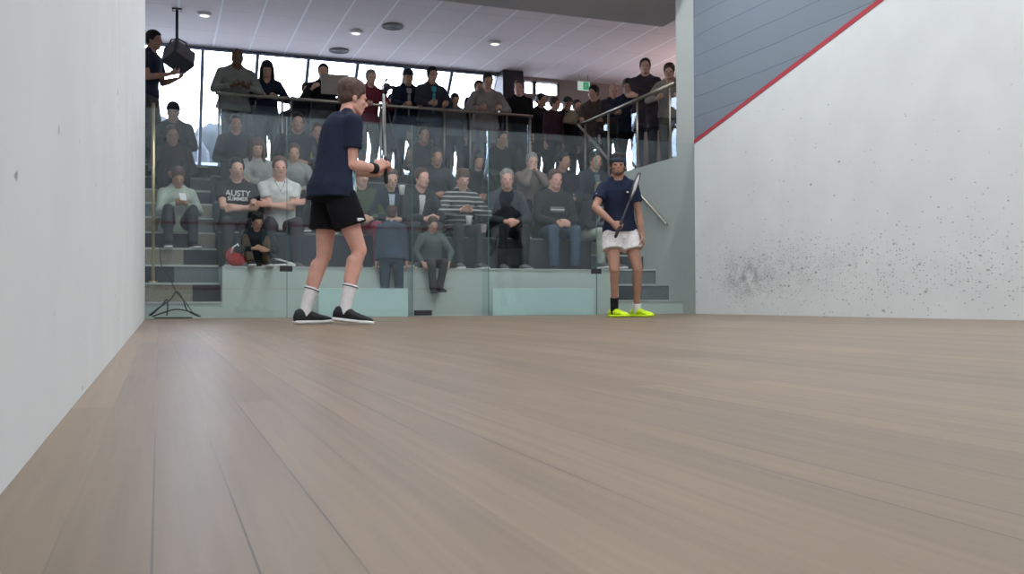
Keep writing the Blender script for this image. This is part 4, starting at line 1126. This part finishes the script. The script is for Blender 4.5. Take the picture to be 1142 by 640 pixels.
bm = bmesh.new(); prism_ = [bm.verts.new(p) for p in (vp_[0], vp_[1], vp_[2], vp_[3], vp_[4])]; back_ = [bm.verts.new(p + V((0, .03, 0))) for p in vp_]
bm.faces.new(prism_); bm.faces.new(back_[::-1])
for i in range(5): bm.faces.new((prism_[i], back_[i], back_[(i+1) % 5], prism_[(i+1) % 5]))
bmesh.ops.transform(bm, matrix=Matrix.Scale(s_, 4), verts=bm.verts); link('bare_throat', to_mesh(bm), M['skin_flush'], vn[0])
seated('child with black hair sitting on the lowest tier in front of the man in white', 281, 0, 1.28, 12, sit_pose(lean=12, bend=20, hp=20, ar=(-.14, -.40, .50), al=(.10, -.37, .50), kpr=(-.2, -.3, 1), kpl=(.2, -.3, 1), hr=(-.1, -.4, .68), hl=(.1, -.42, .66)), dy=.30, skin='skin_mid', hair=('thick', 'hair_black'), top=('hoodie', (.02, .025, .03)), bottom=('t', (.085, .065, .045)), shoes=('shoe_black', 'rubber_white'))
seated('woman in a dark waistcoat with pale sleeves and folded arms in the second row', 284, 2, 1.68, 5, sit_pose(hr=(.13, -.24, .70), hl=(-.13, -.26, .67), epr=(-.9, -.1, -.6), epl=(.9, -.1, -.6), hp=8), skin='skin_mid', hair=('long', 'hair_brown'), top=('jumper', (.24, .25, .24)), bottom=('t', DK))
wc = bpy.context.scene.objects
seated('person in a grey top sitting behind the man in the white t-shirt', 327, 2, 1.60, -4, sit_pose(hp=10), skin='skin_mid', hair=('short', 'hair_brown'), top=('jumper', (.22, .23, .23)), bottom=('t', DK))
seated('person in a dark coat in the top row behind the woman with folded arms', 262, 3, 1.70, 0, sit_pose(), skin='skin_mid', hair=('short', 'hair_black'), top=('jacket', DK), bottom=('t', DK))
seated('broad person in a black coat in the top row under the long haired woman', 330, 3, 1.86, 0, sit_pose(wd=1.15), skin='skin_mid', hair=('short', 'hair_black'), top=('jacket', (.02, .022, .03)), bottom=('t', DK))
seated('person in a green jacket mostly hidden behind the tall player', 398, 1, 1.74, 5, sit_pose(lean=14), skin='skin_light', hair=('short', 'hair_brown'), top=('jacket', (.06, .085, .05)), bottom=('t', (.25, .05, .09)))
seated('person in a dark jacket with a pale blue shirt, right of the tall player\'s hands', 432, 1, 1.72, 0, sit_pose(lean=14, hp=14, wd=.84), skin='skin_light', hair=('short', 'hair_brown'), top=('jacket', (.03, .035, .05)), bottom=('t', DK), collar=(.35, .42, .50))
seated('man in an open dark jacket and white shirt leaning forward, left of the striped jumper', 462, 1, 1.80, 6, sit_pose(lean=16, bend=16, hp=2, hy=8, wd=.86, hr=(-.02, -.42, .60), hl=(.14, -.40, .62)), skin='skin_flush', hair=('short', 'hair_brown'), top=('jacket', (.035, .04, .045)), bottom=('t', (.045, .05, .055)), collar=(.55, .56, .56))
seated('person in a black and grey striped jumper holding a white cup', 512, 1, 1.78, 0, sit_pose(lean=8, hp=12, hr=(-.05, -.26, .74), hl=(.07, -.26, .74), epr=(-.9, 0, -.4), epl=(.9, 0, -.4)), skin='skin_light', hair=('fringe', 'hair_brown'), top=('jumper', stripes_mat((.035, .037, .04), (.36, .36, .35), .058, .009)), bottom=('t', (.04, .045, .05)))
seated('grey haired man in a dark jacket seated left of the beige coat', 562, 1, 1.84, -5, sit_pose(hp=5, hy=-10), skin='skin_flush', hair=('short', 'hair_grey'), top=('jacket', (.035, .04, .05)), bottom=('t', DK))
seated('older person in a beige coat with hands at the face in the second row', 590, 2, 1.72, -5, sit_pose(hr=(-.04, -.24, 1.0), hl=(.05, -.24, 1.0), epr=(-.5, -.3, -.9), epl=(.5, -.3, -.9), hp=8), skin='skin_light', hair=('short', 'hair_grey'), top=('jacket', (.16, .135, .12)), bottom=('t', DK))
cs = seated('man in a dark jumper with a grey chest band and blue jeans', 614, 1, 1.90, 0, sit_pose(hr=(-.04, -.34, .60), hl=(.05, -.36, .60), wd=1.12, belly=.03), skin='skin_flush', hair=('short', 'hair_brown'), top=('jumper', (.028, .03, .033)), bottom=('t', (.055, .085, .13)), shoes=('shoe_black', 'rubber_white'))
g, s_ = cs[1], cs[2]
bm = bmesh.new()
for t_, hw in ((.285, .088), (.345, .088)):
    pass
secs = []
u, f, x = g.axes(.31); c_ = g.pt(.315, 0, .150+.01, 0)
pts = [c_ + x*a + f*(-.10*a*a*14*.12) for a in (-.09, -.045, 0, .045, .09)]
rows = [[bm.verts.new(p + u*b + f*c) for b, c in ((-.032, -.03), (-.032, .006), (.032, .006), (.032, -.03))] for p in pts]
for a, b in zip(rows, rows[1:]):
    for j in range(4): bm.faces.new((a[j], a[(j+1) % 4], b[(j+1) % 4], b[j]))
bm.faces.new(rows[0][::-1]); bm.faces.new(rows[-1])
bmesh.ops.transform(bm, matrix=Matrix.Scale(s_, 4), verts=bm.verts)
cb = link('chest_band', to_mesh(bm), cloth((.22, .22, .20)), cs[3])
bm = bmesh.new(); tube(bm, [p + f*.009 + u*.0 for p in pts[0:5]], .007, 8); bmesh.ops.transform(bm, matrix=Matrix.Scale(s_, 4), verts=bm.verts); link('band_line', to_mesh(bm), M['rubber_white'], cb)
seated('fair haired teenager in a dark jacket and pale trousers leaning forward beside the short player', 655, 1, 1.66, 18, sit_pose(lean=16, bend=22, hp=14, hr=(-.02, -.40, .60), hl=(.10, -.40, .60)), skin='skin_light', hair=('fringe', 'hair_blond'), top=('jacket', (.032, .036, .048)), bottom=('t', (.30, .33, .29)), collar=(.40, .42, .44))
seated('person in a dark coat with white shoulder flashes, high behind the fair haired teenager', 659, 2, 1.86, 0, sit_pose(hp=6), skin='skin_mid', hair=('short', 'hair_black'), top=('jacket', (.025, .03, .045)), bottom=('t', DK), collar=(.12, .14, .2))
seated('person in a grey hoodie behind the white shirt man and the striped jumper', 484, 2, 1.70, 0, sit_pose(hp=10), skin='skin_tan', hair=('short', 'hair_black'), top=('hoodie', (.045, .048, .052)), bottom=('t', DK))
seated('woman in black in the second row behind the striped jumper', 529, 2, 1.66, 4, sit_pose(), skin='skin_tan', hair=('long', 'hair_black'), top=('jumper', BK), bottom=('t', DK))
seated('person in a dark blue coat behind the jumper with the chest band', 624, 2, 1.78, 0, sit_pose(hy=15), skin='skin_tan', hair=('short', 'hair_black'), top=('jacket', (.02, .024, .034)), bottom=('t', DK))
seated('person in charcoal in the top row under the man with the teal shirt', 470, 3, 1.72, 0, sit_pose(), skin='skin_tan', hair=('short', 'hair_black'), top=('jumper', (.035, .037, .04)), bottom=('t', DK))
seated('person in black in the top row under the man in the beige jacket', 556, 3, 1.76, 0, sit_pose(hy=12), skin='skin_tan', hair=('short', 'hair_black'), top=('jumper', DK), bottom=('t', DK))
seated('person in a yellow green top just left of the tall player\'s back', 352, 3, 1.62, 0, sit_pose(), skin='skin_mid', hair=('short', 'hair_brown'), top=('jumper', (.22, .26, .05)), bottom=('t', DK))
seated('person in a dull brown top in the second row behind the tall player', 378, 2, 1.72, 0, sit_pose(), skin='skin_mid', hair=('short', 'hair_black'), top=('jumper', (.07, .055, .045)), bottom=('t', DK))

# cup held by the striped jumper
def small_thing(name, px, py, Y, bmf, m, label, cat, rot=(0, 0, 0)):
    bm = bmesh.new(); bmf(bm); o = link(name, to_mesh(bm, name, True), m, loc=at(px, py, Y)); o.rotation_euler = rot; tag(o, label, cat); return o
def cup(bm): loft(bm, [(V((0, 0, -.055)), V((.030, 0, 0)), V((0, .030, 0))), (V((0, 0, .045)), V((.040, 0, 0)), V((0, .040, 0))), (V((0, 0, .05)), V((.042, 0, 0)), V((0, .042, 0))), (V((0, 0, .058)), V((.036, 0, 0)), V((0, .036, 0)))], 16)
small_thing('paper_cup', 523, 246, .92, cup, M['white_plastic'], 'white lidded paper cup held at knee height by the striped jumper person', 'cup')
small_thing('paper_cup', 448, 212, .98, cup, M['white_plastic'], 'white lidded paper cup near the hands right of the tall player', 'cup')

# people on the left stairs
kb = person('child in a pale green hoodie sitting on the left stairs looking at a phone', (lat(196, 1.76), 1.76, Z0+DZ*4 - .42*1.60/1.75), 8,
    sit_pose(lean=8, bend=16, hp=26, hr=(-.03, -.38, .76), hl=(.05, -.38, .76), epr=(-.8, .2, -.7), epl=(.8, .2, -.7), curl=45, ar=(-.15, -.38, .27), al=(.15, -.40, .27)), 1.60,
    'skin_mid', ('thick', 'hair_brown'), ('hoodie', (.36, .42, .37)), ('t', (.045, .05, .06)), ('shoe_black', 'rubber_white'), vox=.0125, group='people on the left stairs')
ph = world(kb[0], (.01, -.47, .84), kb[2])
bm = bmesh.new(); box(bm, -.037, .037, -.005, .005, -.072, .072); bevel(bm, .004, 2)
o = link('phone', to_mesh(bm), M['white_plastic'], loc=ph); o.rotation_euler = (R(-50), 0, R(8)); tag(o, 'pale phone held by the child in the pale green hoodie', 'phone')
person('person in a dark hooded coat sitting on the left stairs behind the child', (lat(191, 2.84), 2.84, Z0+DZ*7-.42*1.74/1.75), 4, sit_pose(hp=10, ar=(-.13, -.40, .295), al=(.13, -.38, .295)), 1.74, 'skin_tan', ('short', 'hair_brown'), ('jacket', (.04, .034, .036)), ('t', DK), vox=.0125, group='people on the left stairs')
person('person in a dark beanie sitting at the very top of the left stairs', (lat(194, 3.56), 3.56, FL-.42), -5, sit_pose(hp=8, wd=1.08, ar=(-.13, -.40, .295), al=(.13, -.40, .295)), 1.78, 'skin_mid', ('beanie', (.03, .032, .036)), ('jacket', (.045, .05, .055)), ('t', DK), vox=.0125, group='people on the left stairs')
person('man in navy standing at the far left edge, mostly behind the court wall', (lat(163, 3.75), 3.75, FL), 60, stand_pose(hr=(-.05, -.33, 1.15), hl=(.10, -.34, 1.12), hp=6, lean=5), 1.93, 'skin_tan', ('short', 'hair_black'), ('tee', (.02, .024, .045)), ('t', (.06, .06, .065)), vox=.0125, group='people on the left stairs')

# children in front of the tiers
person('child in a slate blue jumper and jeans standing behind the glass, back turned', (lat(436, .18), .17, 0), 160, stand_pose(lean=4, bend=8, pel=(0, -.03, .945), ar=(-.11, 0, .085), al=(.11, 0, .085)), 1.27, 'skin_light', ('thick', 'hair_brown'), ('jumper', (.055, .08, .115)), ('t', (.07, .10, .14)), ('shoe_black', 'rubber_white'), vox=.011, group='children by the glass')
person('child in a grey top sitting on the edge of the lowest tier with legs dangling', (lat(482, .38), .38, TZ[0]-.42*1.24/1.75), 0, sit_pose(lean=6, bend=14, hp=12, hr=(-.22, -.22, .50), hl=(.22, -.22, .50), epr=(-.9, .4, 0), epl=(.9, .4, 0), ar=(-.05, -.225, .085), al=(.06, -.225, .10), kpr=(-.1, -1, .6), kpl=(.1, -1, .6), pel=(0, .10, .50)), 1.24,
    'skin_light', ('thick', 'hair_brown'), ('jumper', (.10, .12, .12)), ('t', (.055, .05, .055)), ('shoe_black', 'shoe_black'), vox=.011, group='children by the glass')

# bag and shoes on the lowest tier
bz = TZ[0]
rb = empty('sports_bag', (lat(262, .46), .46, bz)); tag(rb, 'red sports bag on the lowest tier in front of the man in the printed t-shirt', 'bag')
bm = bmesh.new(); ell(bm, (0, 0, .11), .10, .10, .105); ell(bm, (.05, 0, .07), .09, .09, .07); link('pouch', remesh(bm, .01, 3, 'pouch'), cloth((.50, .04, .04)), rb)
bm = bmesh.new(); tube(bm, [(-.05, -.08, .14), (-.03, -.12, .20), (.02, -.11, .24), (.05, -.07, .17)], .009, 8); link('strap', to_mesh(bm, 's', True), M['rubber_white'], rb)
bt = empty('water_bottle', (lat(272, .44), .44, bz)); tag(bt, 'clear pale drink bottle standing beside the red sports bag', 'bottle')
bm = bmesh.new(); loft(bm, [(V((0, 0, z_)), V((r_, 0, 0)), V((0, r_, 0))) for z_, r_ in ((0, .034), (.13, .036), (.16, .030), (.185, .014))], 14); link('flask', to_mesh(bm, 'b', True), mat('bottle_pale', (.35, .40, .46), .3), bt)
bm = bmesh.new(); cone(bm, (0, 0, .183), (0, 0, .205), .015, .015, 12, True, True); link('cap', to_mesh(bm), M['white_plastic'], bt)
class FG: pass
def loose_shoe(label, px, Y, rz, um, z=bz):
    e = empty('shoe', (lat(px, Y), Y, z), R(rz)); tag(e, label, 'shoe', 'loose sports shoes on the lowest tier')
    g = FG(); g.fy = {1: 0}; g.fp = {1: 0}; g.an = {1: V((0, 0, .085))}
    s, _ = shoe(e, g, 1, 1.0, um, M['rubber_white']); s.name = 'upper'
    so = s.children[0]
    return e
loose_shoe('black and white sports shoe pointing right, closer to the red bag', 300, .42, 70, M['shoe_black'])
loose_shoe('grey and white sports shoe pointing right, farther from the red bag', 309, .52, 62, M['shoe_white'])

# cable tangle behind the glass at the foot of the left stairs
def cable(label, pts, r=.007):
    bm = bmesh.new(); q = []
    P_ = [V(p) for p in pts]
    for i in range(len(P_)-1):
        a, b, c, d = P_[max(i-1, 0)], P_[i], P_[i+1], P_[min(i+2, len(P_)-1)]
        for k in range(8):
            t = k/8; q.append(.5*((2*b) + (c-a)*t + (2*a-5*b+4*c-d)*t*t + (3*b-a-3*c+d)*t**3))
    q.append(P_[-1]); tube(bm, q, r, 8)
    tag(link('cable', to_mesh(bm, 'cable', True), M['black_plastic'] if r < .008 else M['black_metal']), label, 'cable', 'cables in a tangle at the foot of the left stairs')
A = lambda px, py, Y=.12: at(px, py, Y)
cable('dark cable rising to a peak above the tangle at the foot of the left stairs', [A(166, 352), A(176, 344), A(190, 334), A(197, 325), A(204, 334), A(209, 346), A(222, 353)])
cable('thin dark cable hanging down the left stairs into the tangle', [A(178, 276), A(180, 296), A(190, 312), A(197, 326), A(206, 336), A(216, 350, .1)], .0045)
cable('dark cable looping low across the tangle at the foot of the left stairs', [A(170, 353), A(184, 348, .08), A(196, 345, .06), A(210, 347), A(224, 353)])
cable('flat coiled dark cable lying on the floor by the left stairs', [V((p.x, p.y+.06*math.sin(i*1.3), .012)) for i, p in enumerate([A(172, 353), A(186, 353), A(200, 353), A(214, 353), A(204, 353), A(188, 353), A(178, 353)])])
cable('dark cable with a steep bend at the left of the tangle', [A(168, 352), A(180, 341), A(186, 334, .1), A(187, 342, .1), A(186, 352, .08)])

# ------------------------------------------------------------------ outside and light
wld = bpy.data.worlds.new('sky'); scn.world = wld; wld.use_nodes = True
bgn = wld.node_tree.nodes['Background']; bgn.inputs[0].default_value = (.82, .85, 1.0, 1); bgn.inputs[1].default_value = 11.5

def area(name, loc, rot, sx, sy, power, col=(1, 1, 1), portal=False):
    l = bpy.data.lights.new(name, 'AREA'); l.shape = 'RECTANGLE'; l.size = sx; l.size_y = sy; l.energy = power; l.color = col
    if portal: l.cycles.is_portal = True
    o = bpy.data.objects.new(name, l); COL.objects.link(o); o.location = loc; o.rotation_euler = rot
    return o
for x_ in (1.6, 4.8):
    for y_, p_ in ((-8.6, 1.4), (-5.4, .8), (-1.7, 1.3)):
        area('court_lamp', (x_, y_, CH-.05), (0, 0, 0), 1.3, .5, LP*p_, (.97, .985, 1))
area('ceiling_fill', (9.9, 4.2, 3.0), (R(180), 0, 0), 1.2, .3, 26, (1, .70, .64))  # added fill pair out of view, brightens and warms the gallery ceiling
area('ceiling_fill', (9.9, 1.6, 3.0), (R(180), 0, 0), 1.2, .3, 14, (1, .70, .64))
area('gallery_fill', (2.2, .8, 4.17), (0, 0, 0), 1.6, .2, 5, (.95, 1, .97))  # added fill pair under the soffit, no fitting there; lifts pier and tiers
area('gallery_fill', (5.2, .8, 4.17), (0, 0, 0), 1.6, .2, 5, (.95, 1, .97))
# window portals
mid = (GB+GT)/2
area('window_portal', ((XL+c0)/2, mid.y-.08, mid.z-.06), (R(-90)-math.atan2(wd.y, wd.z), 0, 0), c0-XL, wd.length, 1, portal=True)
area('window_portal', ((xo0+xo1)/2, YB-.02, (zb+zt)/2), (R(-90), 0, 0), xo1-xo0, zt-zb, 1, portal=True)

# ground and trees outside
bm = bmesh.new(); box(bm, -120, 160, 8.8, 260, -6.2, -6); o = struct('ground', bm, mat('paving', (.55, .55, .53), .95, .15, .2))
leafm = mat('foliage', (.024, .030, .037), .9, .35, 1.2)
for i, (x_, y_, h, r_, lb) in enumerate(((-.4, 44, 16.6, 3.2, 'large grey green tree outside, in the leftmost window'),
                                  (3.6, 50, 17.4, 4.0, 'round grey green tree outside, beside the window mullion'),
                                  (9.0, 60, 17.0, 4.5, 'grey green tree outside behind the man leaning in the olive jumper'))):
    tr = empty('tree', (x_, y_, -6)); tag(tr, lb, 'tree', 'trees outside the windows')
    bm = bmesh.new(); cone(bm, (0, 0, 0), (0, 0, h*.6), .3, .18, 10); link('trunk', to_mesh(bm), M['dark_wall'], tr)
    bm = bmesh.new(); rnd = random.Random(i)
    for k in range(22):
        a = rnd.random()*6.28; q = rnd.random(); zz = h*.52 + rnd.random()*h*.40
        rr_ = r_*math.sqrt(max(.05, 1-((zz-h*.72)/(h*.26))**2))*.7
        c = V((rr_*math.cos(a)*q, rr_*math.sin(a)*q, zz)); s = bmesh.ops.create_icosphere(bm, subdivisions=3, radius=r_*(.28+.2*rnd.random()))
        for v in s['verts']:
            v.co = v.co*(1+.16*math.sin(9*v.co.x+k)*math.sin(8*v.co.y)*math.sin(7*v.co.z+k)) + c
    link('crown', to_mesh(bm, 'crown', True), leafm, tr)

vs = scn.view_settings; vs.view_transform = 'Standard'; vs.look = 'None'; vs.gamma = 1; vs.use_curve_mapping = False
vs.exposure = EXPO
